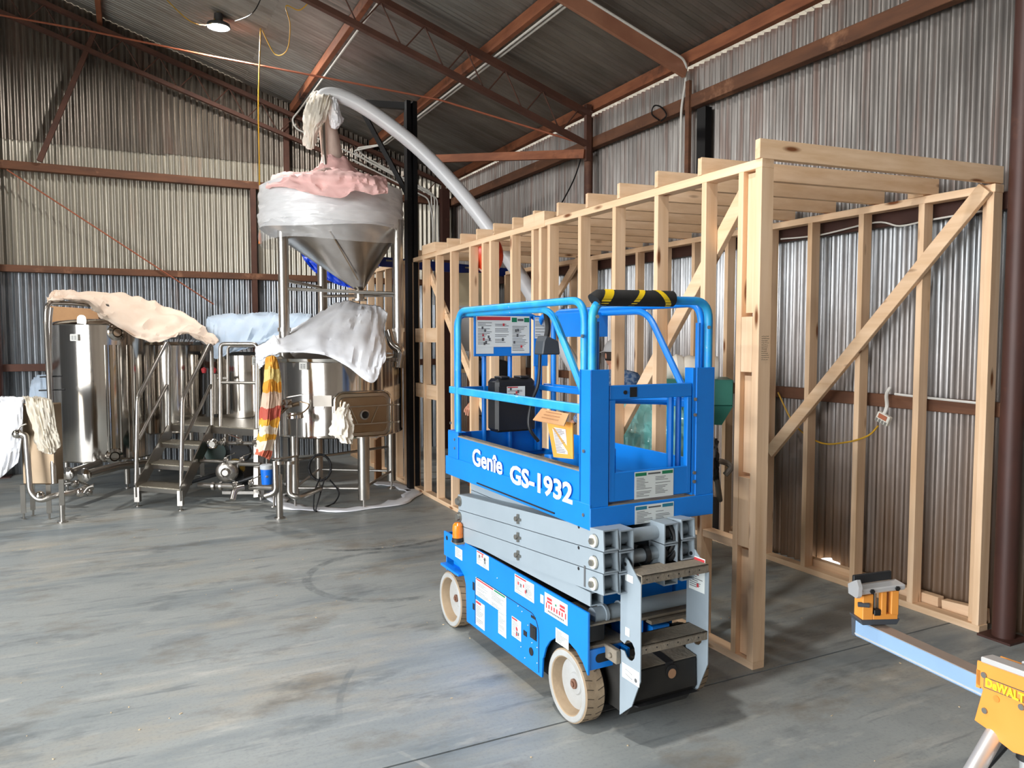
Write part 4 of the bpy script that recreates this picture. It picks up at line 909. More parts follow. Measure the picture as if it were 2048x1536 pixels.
def vessel(lab, px, d, r, z0, z1, legs=True, lr=.03, dome=.06, name='brew_tank', lega=(30, 120, 210, 300), group='stainless tanks'):
    c = D(px, 700, d); c.z = 0; t = thing(name, lab, 'tank', c, group)
    MB().lathe([(r * .3, z0 - .05), (r, z0), (r + .004, z0 + .006), (r, z0 + .012), (r, z1 - .012), (r + .006, z1 - .006), (r, z1), (r * .92, z1 + dome * .5), (r * .5, z1 + dome), (0, z1 + dome * 1.1)], c, seg=64).build('shell', SS, t)
    MB().lathe([(0, z0 - .052), (r * .31, z0 - .05)], c, seg=24).build('base_cap', SSB, t)
    if legs:
        for a in lega:
            p = c + rot2(camdir(c), a) * (r * .86)
            MB().tube([p + UPZ * .05, p + UPZ * z0], lr, 14).tube([p + UPZ * .012, p + UPZ * .05], .010, 8).cyl(p, p + UPZ * .012, lr * 1.1, seg=14).build('leg', SSB, t)
    return t, c
# kettle under the hopper
kc = V(1.95, 8.15, 0)
kt = thing('brew_kettle', 'large round stainless kettle on legs under the wrapped hopper, with hatch door', 'kettle', kc, 'stainless tanks')
MB().lathe([(.2, .64), (.675, .70), (.69, .71), (.68, .735), (.68, 1.45), (.69, 1.46), (.695, 1.49), (.67, 1.50), (.5, 1.56), (0, 1.60)], kc, seg=72).build('shell', SS, kt)
MB().lathe([(0, .64), (.2, .64)], kc, seg=24).build('base_cap', SSB, kt)
for gx, gy, r in ((2.03, 7.42, .058), (2.58, 8.27, .05), (1.873, 8.75, .045), (1.42, 7.75, .04)):
    p = V(gx, gy, 0); MB().tube([p + UPZ * .09, p + UPZ * .72], r, 16).tube([p + UPZ * .01, p + UPZ * .09], .012, 8).cyl(p, p + UPZ * .012, .045, seg=14).build('leg', SSB, kt)
for a, b_ in (((2.03, 7.42, .2), (1.42, 7.75, .2)), ((2.03, 7.42, .2), (2.58, 8.27, .2)), ((2.58, 8.27, .2), (1.873, 8.75, .2)), ((1.42, 7.75, .2), (1.873, 8.75, .2)), ((1.42, 7.75, .48), (2.58, 8.27, .48))):
    MB().tube([a, b_], .014, 8).build('leg_rail', SSB, kt)
n_ = rot2(camdir(kc), 21); u_ = V(-n_.y, n_.x, 0)
if u_.dot(_rt) < 0: u_ = -u_
hc = kc + n_ * .66 + UPZ * .935
def rrect(w, h, r, k=5):
    pts = []
    for cx, cy, a0 in ((w / 2 - r, h / 2 - r, 0), (-w / 2 + r, h / 2 - r, 90), (-w / 2 + r, -h / 2 + r, 180), (w / 2 - r, -h / 2 + r, 270)):
        for i in range(k + 1):
            a = math.radians(a0 + 90 * i / k); pts.append((cx + r * math.cos(a), cy + r * math.sin(a)))
    return pts
fr = rrect(.58, .44, .08)
MB().prism(fr, hc - n_ * .12, u_, UPZ, n_ * .16).build('hatch_frame', SSB, kt, bevel=.004)
MB().tube([hc + n_ * .045 + u_ * a + UPZ * b_ for a, b_ in rrect(.59, .45, .085)], .014, 8, closed=True).build('hatch_rim', SS, kt)
dr = MB().prism(rrect(.50, .36, .06), hc + n_ * .04, u_, UPZ, n_ * .025).build('hatch_door', SSD, kt, bevel=.008)
MB().lathe([(.034, 0), (.048, 0), (.05, .02), (.036, .026), (.034, .005), (0, .004)], hc + n_ * .066, n_, 24).build('sight_glass', SSB, kt)
MB().lathe([(0, .006), (.034, .006)], hc + n_ * .066, n_, 24).build('glass', BLK, kt)
for z in (.085, -.09):
    MB().tube([hc + n_ * .08 + UPZ * z - u_ * .2, hc + n_ * .08 + UPZ * z + u_ * .36], .007, 8).ball(hc + n_ * .08 + UPZ * z + u_ * .365, .016, seg=8, rings=5).build('hatch_bar', SSB, kt)
for s in (-1, 1): MB().beam(hc + n_ * .072 + UPZ * .085 + u_ * (.15 * s), hc + n_ * .072 - UPZ * .09 + u_ * (.07 * s), .008, .004, n_).build('door_rib', SSB, kt)
# left side details on the kettle
def on_shell(c, r, px, py):
    ry = _ray(px, py); ry2 = V(ry.x, ry.y, 0); o = V(EYE.x - c.x, EYE.y - c.y, 0)
    A_ = ry2.dot(ry2); B_ = 2 * o.dot(ry2); C_ = o.dot(o) - r * r; dd = max(B_ * B_ - 4 * A_ * C_, 0)
    return EYE + ry * ((-B_ - math.sqrt(dd)) / (2 * A_))
def gauge(parent, c, r, px, py, w=.085, h=.075):
    p = on_shell(c, r, px, py); n = (V(p.x, p.y, 0) - c).normalized(); u = V(-n.y, n.x, 0)
    if u.dot(_rt) < 0: u = -u
    MB().prism(rrect(w, h, .008, 2), p - n * .01, u, UPZ, n * .04).build('control_box', mat('gauge_white', (226, 226, 220), .5) if 'gauge_white' not in bpy.data.materials else bpy.data.materials['gauge_white'], parent)
    mb = MB()
    for i in range(3):
        for j in range(2): mb.prism([(-.026 + j * .03, -.02 + i * .015), (-.006 + j * .03, -.02 + i * .015), (-.006 + j * .03, -.014 + i * .015), (-.026 + j * .03, -.014 + i * .015)], p + n * .03, u, UPZ, n * .001)
    mb.build('box_print', TXT, parent)
gauge(kt, kc, .68, 609, 732)
p = on_shell(kc, .68, 645, 803); n = (V(p.x, p.y, 0) - kc).normalized(); u = V(-n.y, n.x, 0)
MB().prism([(-.09, -.05), (.09, -.05), (.09, .06), (-.09, .06)], p + n * .0, u, UPZ, n * .006).build('name_plate', mat('satin_plate', (196, 188, 178), .45, .6), kt)
p = D(572, 812, 7.25)
MB().tube([p + V(0, 0, -.02), p + V(.01, 0, .06)], .035, 14).lathe([(.03, -.01), (.06, -.01), (.06, .012), (.03, .012)], p, seg=18).lathe([(.03, -.01), (.05, -.01), (.05, .012), (.03, .012)], p + UPZ * .05, seg=18).build('valve_cluster', SSB, kt)
MB().tube([p + V(-.1, 0, -.03), p + V(.12, 0, .02)], .022, 10).tube([p + V(-.06, -.03, -.07), p + V(.05, -.03, .04)], .016, 8).lathe([(.02, -.02), (.05, -.02), (.05, .02), (.02, .02)], p + V(-.06, 0, -.02), (1, 0, 0), 16).build('valve_body', SSD, kt)
MB().tube(spline([D(600, 803, 7.2), D(618, 810, 7.2), D(604, 826, 7.15), D(575, 832, 7.1)]), .008, 8).build('dark_hose', SSD, kt)
MB().tube([D(572, 795, 7.2), D(600, 790, 7.2), D(614, 789, 7.2)], .008, 8).build('valve_handle', SSB, kt)
MB().lathe([(.05, 0), (.075, 0), (.08, -.05), (.075, -.055)], D(590, 825, 7.25), seg=20).build('drain_cup', SS, kt)
MB().cyl(kc + UPZ * 1.58, kc + V(.12, .0, 1.9), .05, seg=18).lathe([(.05, -.01), (.1, -.01), (.1, .01), (.05, .01)], kc + V(.12, -.1, 1.84), seg=20).build('top_fitting', SSB, kt)
MB().tube(fillet([D(797, 735, 8.0), D(803, 700, 8.0), D(785, 690, 8.0), D(778, 660, 8.0)], .1), .05, 14).build('vapour_elbow', SS, kt)
# slim sampling column with elbows, front left
t = thing('sample_stand', 'slim stainless pole stand with glass sided box and two elbows, front left of the kettle', 'stand', (1.2, 7.34, 0))
b0 = V(1.2, 7.34, 0)
MB().cyl(b0, b0 + UPZ * .012, .05, seg=20).tube([b0 + UPZ * .012, b0 + UPZ * .42], .032, 14).tube([b0 + UPZ * .42, b0 + UPZ * 1.0], .012, 10).build('pole', SSB, t)
q0, q1 = D(552, 920, 7.05), D(592, 915, 7.25)
MB().tube([D(594, 835, 7.25), D(594, 912, 7.25)], .007, 8).tube([D(545, 918, 7.1), D(560, 918, 7.05), D(594, 912, 7.25)], .010, 8).tube([D(553, 838, 7.3), D(553, 915, 7.3)], .03, 12).build('box_frame', SSB, t)
MB().tube(fillet([D(550, 922, 7.12), D(552, 985, 7.12), D(530, 992, 7.12)], .09), .026, 12).build('elbow_pipe', SSB, t)
MB().tube(fillet([D(578, 922, 7.2), D(578, 990, 7.2), D(600, 995, 7.2), D(640, 978, 7.5)], .08), .026, 12).build('elbow_pipe', SSB, t)
for px, d in ((560, 7.15), (580, 7.2)): MB().lathe([(.028, -.015), (.045, -.015), (.045, .015), (.028, .015)], D(px, 925, d), seg=16).build('clamp', SSB, t)
MB().tube([D(548, 1012, 7.35), D(548, 985, 7.35)], .01, 8).cyl(D(547, 1012, 7.35), D(547, 1014, 7.35), .03, seg=12).build('foot', SSB, t)
# hopper
HC = V(1.93, 8.17, 0); AP = V(2.18, 8.05, 2.2); HR = .715
hop = thing('grain_hopper', 'conical stainless hopper on tall legs with a slanted neck, wrapped in film', 'hopper', (HC.x, HC.y, 1.5))
rows = []; NS = 64
def ring3(c, r, z, blend=0):
    return [Vector(((c.x + r * math.cos(2 * math.pi * k / NS)), (c.y + r * math.sin(2 * math.pi * k / NS)), z)) for k in range(NS + 1)]
MB().grid([ring3(HC, HR, 3.24), ring3(HC, HR, 2.86), ring3(HC, HR * .985, 2.84)] + [ring3(HC.lerp(V(AP.x, AP.y, 0), t), HR * .985 * (1 - t) + .035 * t, 2.84 * (1 - t) + AP.z * t) for t in (.1, .25, .4, .55, .7, .85, .93, 1)]).build('cone', SSB, hop)
MB().grid([ring3(HC, HR, 3.24), ring3(HC, HR * .97, 3.26), ring3(HC, HR * .5, 3.34), ring3(HC, .12, 3.46)]).build('lid', SSB, hop)
MB().lathe([(.035, 0), (.075, 0), (.075, -.03), (.05, -.03), (.05, -.09), (.08, -.09), (.08, -.11), (.04, -.11)], AP, seg=24).build('outlet_flange', SSB, hop)
for a, b_ in ((D(660, 462, 7.5), D(716, 560, 7.93)),): MB().beam(a, b_, .012, .004).build('cone_seam', SSD, hop)
LG = [(565, 7.72, 450, 714), (795, 7.95, 440, 716), (643, 8.75, 470, 640)]
for px, d, y0, y1 in LG:
    a = D(px, y0, d); b_ = D(px, y1, d); b_.x, b_.y = a.x, a.y
    MB().tube([a, b_], .054, 18).build('leg', SSB, hop); MB().lathe([(.054, -.02), (.066, -.02), (.066, .02), (.054, .02)], V(a.x, a.y, 1.78), seg=20).build('leg_clamp', SSB, hop)
def lp(i, y): q = D(LG[i][0], y, LG[i][1]); a = D(LG[i][0], 500, LG[i][1]); return V(a.x, a.y, q.z)
for i, j, y0, y1 in ((0, 1, 577, 587), (0, 2, 560, 575), (2, 1, 592, 590)): MB().tube([lp(i, y0), lp(j, y1)], .018, 10).build('leg_rail', SSB, hop)
NK0, NK1 = D(672, 352, 8.15), D(649, 218, 8.15)
MB().tube([NK0 + V(0, 0, -.05), NK0.lerp(NK1, .5), NK1], [.125, .105, .09], 20).build('neck', mat('wrapped_neck', (232, 212, 200), .45, 0, (190, 166, 152), 8, (1, 1, .3), bump=.2), hop)
MB().tube([D(651, 330, 8.0), D(648, 300, 8.0), D(645, 240, 8.0)], .022, 8).build('neck_pipe', SSB, hop)
# film
def film(name, c, alpha, rough=.25):
    m = mat(name, c, rough, 0, bump=.5, bsc=7, c2=tuple(min(255, v + 14) for v in c), sc=4, stretch=(1, 1, 5), spec=.7); b = m.node_tree.nodes['Principled BSDF']; b.inputs['Alpha'].default_value = alpha; return m
F1 = film('milky_film', (232, 232, 234), .95); F2 = film('clear_film', (222, 222, 224), .30, .15)
def wrapring(z0, z1, r0, r1, m, name, seed, nz=10, amp=.014):
    rows = []
    for i in range(nz + 1):
        t = i / nz; z = z0 + (z1 - z0) * t; r = r0 + (r1 - r0) * t; rw = []
        for k in range(NS * 2 + 1):
            a = 2 * math.pi * k / (NS * 2); q = Vector((math.cos(a) * 2.2 + seed, math.sin(a) * 2.2, z * 16 + math.sin(a * 2 + seed) * 1.5))
            rr = r + (noise.noise(q) * amp + abs(noise.noise(q * 1.7)) * amp)
            rw.append(V(HC.x + rr * math.cos(a), HC.y + rr * math.sin(a), z + .02 * math.sin(a * 3 + seed)))
        rows.append(rw)
    return MB().grid(rows).build(name, m, hop)
wrapring(3.26, 2.86, HR + .01, HR + .028, F1, 'stretch_film', 1, 16); wrapring(2.93, 2.80, HR + .035, HR + .02, F1, 'stretch_film', 5, 6)
wrapring(2.85, 2.66, HR + .03, HR + .01, F2, 'clear_film_skirt', 9, 8, .02)
pk = drape('pink_dust_sheet', [[(545, 352, 7.95), (575, 345, 8.2), (625, 350, 8.4), (668, 342, 8.45), (710, 350, 8.4), (745, 352, 8.2), (772, 357, 7.95)],
    [(538, 364, 7.7), (572, 350, 7.48), (622, 346, 7.38), (668, 343, 7.36), (710, 346, 7.38), (745, 353, 7.46), (774, 364, 7.6)],
    [(534, 372, 7.55), (575, 362, 7.36), (625, 368, 7.30), (672, 374, 7.30), (715, 366, 7.31), (750, 374, 7.36), (776, 376, 7.44)],
    [(533, 378, 7.52), (572, 374, 7.32), (628, 388, 7.26), (680, 396, 7.26), (712, 382, 7.28), (748, 390, 7.33), (776, 386, 7.40)]], CP, fold=.03, fs=11, seed=3)
tag(pk, 'pale pink sheet bunched over the hopper lid under the neck', 'sheet', 'dust sheets')
mb = MB()
rows = []
for i, (py, r) in enumerate(((318, .125), (326, .14), (336, .17), (346, .22), (354, .27))):
    c = D(674 - (354 - py) * .1, py, 8.14); rows.append([c + V(math.cos(a) * r * (1 + .12 * math.sin(7 * a + i)), math.sin(a) * r * (1 + .12 * math.sin(7 * a + i)), .02 * math.sin(5 * a + i)) for a in [2 * math.pi * k / 48 for k in range(49)]])
o = MB().grid(rows).build('pink_collar', CP, solid=.004); tag(o, 'gathered pink cloth collar tied round the hopper neck', 'cloth', 'dust sheets')
wc = drape('white_neck_cloth', [[(622, 190, 8.2), (640, 182, 8.25), (662, 183, 8.25), (672, 190, 8.2)], [(612, 210, 7.95), (632, 196, 7.98), (655, 196, 7.98), (664, 200, 7.98)],
    [(605, 232, 7.95), (625, 232, 7.88), (645, 236, 7.9), (652, 240, 7.96)], [(608, 262, 7.95), (620, 262, 7.9), (632, 258, 7.9), (640, 250, 7.96)], [(608, 290, 7.98), (616, 299, 7.9), (628, 296, 7.92), (634, 280, 7.98)]], CRM, fold=.035, fs=14, seed=8)
tag(wc, 'cream cloth knotted over the top of the hopper neck, long end hanging left', 'cloth', 'dust sheets')
wc = drape('white_neck_cloth', [[(658, 196, 8.05), (668, 196, 8.0), (674, 204, 8.05)], [(656, 220, 8.02), (670, 220, 7.98), (682, 226, 8.05)], [(660, 245, 8.02), (674, 245, 7.98), (688, 240, 8.05)], [(664, 256, 8.02), (670, 258, 7.98), (676, 254, 8.05)]], CW, fold=.03, fs=14, seed=18)
tag(wc, 'short white cloth end hanging on the right of the hopper neck under the pipe', 'cloth', 'dust sheets')
pp = [(649, 228, 8.15), (642, 205, 8.15), (652, 190, 8.13), (680, 192, 8.1), (720, 210, 8.06), (775, 247, 8.02), (840, 300, 8.0), (905, 366, 7.95), (960, 433, 7.88), (1010, 505, 7.84), (1058, 580, 7.84), (1110, 668, 7.84), (1150, 735, 7.84)]
wp = thing('grain_pipe', 'long white flexible pipe arching from the hopper neck down into the timber room', 'pipe', D(*pp[-1]))
MB().tube(spline([D(*q) for q in pp], 6), .074, 20).build('pipe', mat('white_pvc', (220, 222, 226), .3, spec=.6), wp)
# kettle sheet
sh = drape('white_dust_sheet', [[(600, 655, 8.65), (640, 625, 8.6), (682, 603, 8.5), (720, 608, 8.5), (752, 612, 8.4), (776, 628, 8.2)],
    [(562, 668, 8.15), (605, 650, 8.1), (660, 632, 8.0), (715, 630, 8.0), (752, 640, 7.95), (768, 662, 7.9)],
    [(535, 682, 7.75), (590, 676, 7.6), (640, 672, 7.5), (700, 676, 7.5), (748, 690, 7.5), (772, 696, 7.6)],
    [(512, 698, 7.5), (562, 700, 7.38), (635, 700, 7.3), (692, 718, 7.3), (740, 735, 7.3), (772, 716, 7.4)],
    [(518, 722, 7.42), (552, 706, 7.36), (638, 708, 7.28), (690, 730, 7.28), (742, 766, 7.26), (764, 738, 7.35)]], CW, fold=.032, fs=4, seed=2)
tag(sh, 'large white sheet draped over the kettle top, corner hanging to a point', 'sheet', 'dust sheets')
sh = drape('white_dust_sheet', [[(548, 668, 7.7), (530, 690, 7.6), (520, 705, 7.5)], [(560, 690, 7.5), (536, 705, 7.45), (512, 712, 7.45)], [(548, 716, 7.42), (530, 728, 7.4), (518, 738, 7.42)]], CW, fold=.03, fs=8, seed=5)
tag(sh, 'small white sheet end hanging left of the front hopper leg', 'sheet', 'dust sheets')
# towel with stripes
tw = mat('striped_towel', (236, 196, 96), .9, bump=.3, bsc=80)
nt = tw.node_tree; N_ = nt.nodes; b_ = N_['Principled BSDF']; tc = N_.new('ShaderNodeTexCoord'); sp = N_.new('ShaderNodeSeparateXYZ'); nt.links.new(tc.outputs['Object'], sp.inputs[0])
ml = N_.new('ShaderNodeMapRange'); ml.inputs['From Min'].default_value = .07; ml.inputs['From Max'].default_value = 1.06; nz_ = N_.new('ShaderNodeTexNoise'); nz_.inputs['Scale'].default_value = 9; nt.links.new(tc.outputs['Object'], nz_.inputs['Vector'])
ma_ = N_.new('ShaderNodeMath'); ma_.operation = 'MULTIPLY_ADD'; ma_.inputs[1].default_value = .16; nt.links.new(nz_.outputs['Fac'], ma_.inputs[0]); nt.links.new(sp.outputs[2], ma_.inputs[2])
nt.links.new(ma_.outputs[0], ml.inputs['Value'])
cr = N_.new('ShaderNodeValToRGB'); cr.color_ramp.interpolation = 'CONSTANT'; nt.links.new(ml.outputs[0], cr.inputs['Fac']); E_ = cr.color_ramp.elements
stops = [(0, (206, 112, 86)), (.09, (236, 218, 196)), (.2, (240, 178, 66)), (.26, (238, 222, 200)), (.33, (240, 180, 70)), (.40, (196, 96, 80)), (.50, (226, 196, 172)), (.66, (232, 164, 60)), (.74, (232, 206, 130)), (.86, (234, 172, 72))]
E_[0].position = 0; E_[0].color = (*lin(stops[0][1]), 1); E_[1].position = stops[1][0]; E_[1].color = (*lin(stops[1][1]), 1)
for p_, c_ in stops[2:]: e_ = E_.new(p_); e_.color = (*lin(c_), 1)
nt.links.new(cr.outputs[0], b_.inputs['Base Color'])
o = drape('striped_towel', [[(536, 716, 7.15), (543, 712, 7.10), (549, 712, 7.10), (556, 718, 7.15)], [(528, 760, 7.12), (540, 758, 7.04), (550, 758, 7.1), (562, 762, 7.12)], [(522, 810, 7.1), (536, 812, 7.0), (548, 812, 7.06), (562, 806, 7.1)], [(519, 850, 7.1), (532, 852, 7.0), (543, 852, 7.06), (557, 846, 7.1)], [(515, 885, 7.1), (528, 885, 7.0), (538, 885, 7.06), (549, 880, 7.1)], [(512, 908, 7.1), (522, 912, 7.02), (530, 915, 7.05), (538, 920, 7.1)]], tw, fold=.04, fs=12, seed=4)
tag(o, 'orange, cream and red striped towel hanging from the kettle rim', 'towel')
o = drape('cleaning_rag', [[(690, 812, 7.3), (692, 808, 7.28), (696, 812, 7.3)], [(672, 826, 7.25), (686, 824, 7.18), (700, 830, 7.25)], [(664, 848, 7.25), (686, 850, 7.16), (706, 852, 7.25)], [(660, 868, 7.25), (684, 872, 7.16), (707, 876, 7.24)], [(668, 872, 7.25), (690, 886, 7.18), (704, 888, 7.24)]], CRM, fold=.05, fs=22, seed=6)
tag(o, 'white stringy cleaning rag hanging beside the kettle hatch', 'rag')
# ---- tanks on the left
t1, c1 = vessel('tall polished round tank at far left behind the pipe frame, under a tan box', 203, 8.8, .505, .33, 1.85)
gauge(t1, c1, .505, 151, 675)
p = on_shell(c1, .505, 163, 640); MB().prism(rrect(.1, .13, .045, 4), V(p.x, p.y, 1.88), _rt, UPZ, (0, .02, 0)).build('lifting_lug', SSB, t1)
for px, py in ((232, 665), (228, 912)):
    p = on_shell(c1, .505, px, py); n = (V(p.x, p.y, 0) - c1).normalized()
    MB().lathe([(.0, .05), (.04, .05), (.05, .03), (.055, .05), (.085, .04), (.09, 0)], p, n, 24).build('sight_port', SS, t1)
a = on_shell(c1, .53, 222, 690); b_ = on_shell(c1, .53, 222, 900); MB().beam(a, V(a.x, a.y, b_.z), .03, .006, camdir(c1)).build('level_scale', SSD, t1)
for px in (212, 237, 262):
    a = on_shell(c1, .54, px, 690); b_ = on_shell(c1, .54, px, 905); MB().tube([a, V(a.x, a.y, b_.z)], .013, 10).build('sight_tube', SS, t1)
o = MB().prism([(-.38, 0), (.28, 0), (.28, .16), (-.3, .2)], D(150, 646, 9.0), _rt, UPZ, V(.1, .25, 0)).build('carton', KR, bevel=.004); tag(o, 'tan cardboard carton on top of the far left tank, under the peach sheet', 'carton')
t2, c2 = vessel('brown reflecting tank behind the stair handrails, under the peach sheet', 345, 9.5, .42, .55, 1.62)
t3, c3 = vessel('stainless tank standing behind the platform under the pale blue sheet', 500, 9.45, .40, .72, 1.50)
gauge(t3, c3, .40, 510, 722, .07, .10)
# fourth: panel sided unit at far left
t = thing('wort_cooler', 'flat sided brown stainless cooler unit with elbow pipe at the far left, half covered', 'cooler', D(80, 1035, 7.2) * 1)
a = D(46, 990, 7.15); r1_ = _rt; f1_ = V(_fw.x, _fw.y, 0).normalized()
zb, zt_ = .33, D(46, 806, 7.15).z
bp_ = V(a.x, a.y, 0)
MB().add([bp_ + r1_ * x + f1_ * y + UPZ * z for z in (zb, zt_) for y in (0, .14) for x in (0, .31)], [(0, 2, 3, 1), (4, 5, 7, 6), (0, 1, 5, 4), (2, 6, 7, 3), (0, 4, 6, 2), (1, 3, 7, 5)]).build('body', SSD, t, bevel=.01)
for x, y in ((.0, 0), (.29, .13), (.0, .14), (.24, .0)):
    q = bp_ + r1_ * x + f1_ * y; MB().tube([q + UPZ * .06, q + UPZ * zb], .028, 4).tube([q + UPZ * .01, q + UPZ * .06], .01, 8).cyl(q, q + UPZ * .01, .02, seg=10).build('leg', SSB, t)
MB().tube(fillet([D(40, 868, 7.0), D(52, 870, 7.0), D(60, 985, 7.0), D(80, 1003, 7.0), D(110, 990, 7.05), D(150, 985, 7.2), D(172, 975, 7.4)], .1), .026, 12).build('elbow_pipe', SSB, t)
for px, py, d in ((34, 868, 7.0), (80, 992, 7.02), (160, 985, 7.25)): MB().ball(D(px, py, d), .045, seg=14).build('valve', SS, t)
MB().tube(spline([D(36, 860, 7.0), D(42, 852, 7.0), D(52, 848, 7.0)]), .009, 8).build('valve_handle', SSB, t); MB().tube(spline([D(168, 985, 7.2), D(176, 975, 7.2), D(186, 972, 7.2)]), .009, 8).build('valve_handle', SSB, t)
# pipe frame
t = thing('pipe_frame', 'bent stainless pipe frame rising at the far left under the peach sheet', 'pipe frame', D(125, 1040, 7.05))
MB().tube(fillet([D(108, 968, 7.1), D(92, 640, 7.5), D(94, 606, 7.5), D(130, 606, 7.8), D(215, 612, 8.4)], .12), .023, 12).build('pipe', SSB, t)
MB().tube(fillet([D(100, 900, 7.5), D(100, 640, 7.6), D(103, 615, 7.6)], .1), .018, 12).build('pipe', SSB, t)
q = D(125, 1040, 7.05); MB().cyl(V(q.x, q.y, 0), V(q.x, q.y, .012), .045, seg=18).tube([V(q.x, q.y, .012), V(q.x, q.y, .16)], .022, 12).tube([V(q.x, q.y, .16), V(q.x, q.y, .40)], .028, 4).build('foot_post', SSB, t)
MB().tube([D(80, 754, 7.6), D(124, 752, 7.6)], .008, 6).tube([D(78, 781, 7.6), D(130, 779, 7.6)], .008, 6).build('hose_bracket', BLK, t)
# big collector pipes under tank one
t = thing('collector_pipes', 'pair of thick stainless pipes with round end caps running under the far left tank', 'pipes', D(190, 975, 7.9))
MB().tube([D(137, 947, 7.85), D(198, 928, 8.4)], .045, 14).build('pipe', SSB, t); MB().tube([D(172, 950, 7.75), D(236, 932, 8.3), D(300, 925, 8.7)], .045, 14).build('pipe', SSB, t)
for px, py, d in ((134, 948, 7.82), (168, 951, 7.72)):
    MB().lathe([(0, .02), (.04, .018), (.07, .005), (.07, -.02), (.045, -.03)], D(px, py, d), (-.5, -.86, 0), 24).build('end_cap', SS, t)
MB().tube([D(125, 968, 7.8), D(160, 962, 7.8), D(185, 978, 7.7)], .018, 8).ball(D(150, 968, 7.75), .04, seg=10).ball(D(178, 985, 7.7), .035, seg=10).tube([D(172, 978, 7.6), D(188, 968, 7.6)], .009, 6).build('valve', SSB, t)
# peach, blue, cream sheets
sh = drape('peach_dust_sheet', [[(98, 600, 7.6), (112, 583, 7.9), (180, 584, 8.7), (250, 590, 9.2), (310, 604, 9.3), (365, 628, 9.2), (410, 655, 9.1), (436, 686, 8.95)],
    [(95, 596, 7.5), (115, 590, 7.7), (175, 592, 8.3), (240, 604, 8.7), (300, 622, 8.9), (355, 644, 8.9), (400, 664, 8.85), (430, 690, 8.8)],
    [(94, 598, 7.46), (118, 598, 7.52), (172, 600, 7.98), (215, 628, 8.2), (270, 652, 8.4), (330, 664, 8.5), (385, 668, 8.6), (424, 692, 8.7)],
    [(95, 605, 7.46), (122, 604, 7.58), (176, 606, 8.05), (205, 634, 8.2), (262, 668, 8.3), (318, 684, 8.4), (372, 664, 8.55), (418, 692, 8.68)]], CPE, fold=.05, fs=5, seed=7)
tag(sh, 'long peach coloured sheet sagging over the left tanks and handrail', 'sheet', 'dust sheets')
sh = drape('pale_blue_dust_sheet', [[(418, 634, 9.7), (450, 630, 9.9), (520, 628, 9.9), (580, 628, 9.8), (625, 630, 9.5)], [(414, 645, 9.3), (450, 638, 9.2), (520, 634, 9.2), (575, 634, 9.1), (620, 636, 9.0)],
    [(414, 680, 9.1), (445, 690, 9.0), (500, 680, 9.0), (545, 676, 9.0), (600, 668, 8.9)], [(418, 700, 9.1), (432, 718, 9.05), (476, 702, 8.98), (530, 690, 9.0), (590, 676, 8.9)]], CB, fold=.05, fs=5, seed=9)
tag(sh, 'pale blue sheet over the tank behind the platform rail', 'sheet', 'dust sheets')
sh = drape('white_dust_sheet', [[(-60, 800, 7.5), (-20, 797, 7.4), (10, 795, 7.3), (48, 795, 7.2)], [(-60, 830, 7.2), (-20, 830, 7.1), (14, 826, 7.05), (47, 815, 7.08)], [(-60, 890, 7.15), (-20, 895, 7.05), (14, 885, 7.0), (45, 872, 7.05)], [(-60, 950, 7.1), (-25, 962, 7.0), (0, 956, 7.0), (36, 925, 7.05)]], CW, fold=.05, fs=6, seed=11)
tag(sh, 'white sheet hanging at the left edge over the cooler unit', 'sheet', 'dust sheets')
sh = drape('cream_dust_sheet', [[(46, 796, 7.25), (62, 793, 7.25), (80, 794, 7.25), (104, 800, 7.25)], [(52, 803, 7.09), (64, 801, 7.06), (82, 802, 7.06), (106, 806, 7.1)], [(64, 845, 7.06), (76, 848, 7.02), (92, 850, 7.03), (112, 848, 7.08)], [(70, 880, 7.06), (82, 884, 7.02), (98, 880, 7.03), (117, 870, 7.08)], [(80, 900, 7.07), (90, 906, 7.03), (106, 908, 7.04), (122, 890, 7.1)]], CC, fold=.04, fs=7, seed=12)
tag(sh, 'cream sheet end hanging over the right side of the cooler unit', 'sheet', 'dust sheets')
sh = drape('pale_blue_dust_sheet', [[(66, 760, 9.2), (76, 750, 9.2), (100, 750, 9.2)], [(60, 785, 9.1), (76, 780, 9.05), (104, 780, 9.1)], [(58, 850, 9.1), (76, 850, 9.05), (108, 850, 9.1)], [(56, 948, 9.1), (76, 948, 9.05), (108, 948, 9.1)]], CB, fold=.03, fs=6, seed=13)
tag(sh, 'bluish white cloth hanging behind the pipe frame at the far left', 'sheet', 'dust sheets')
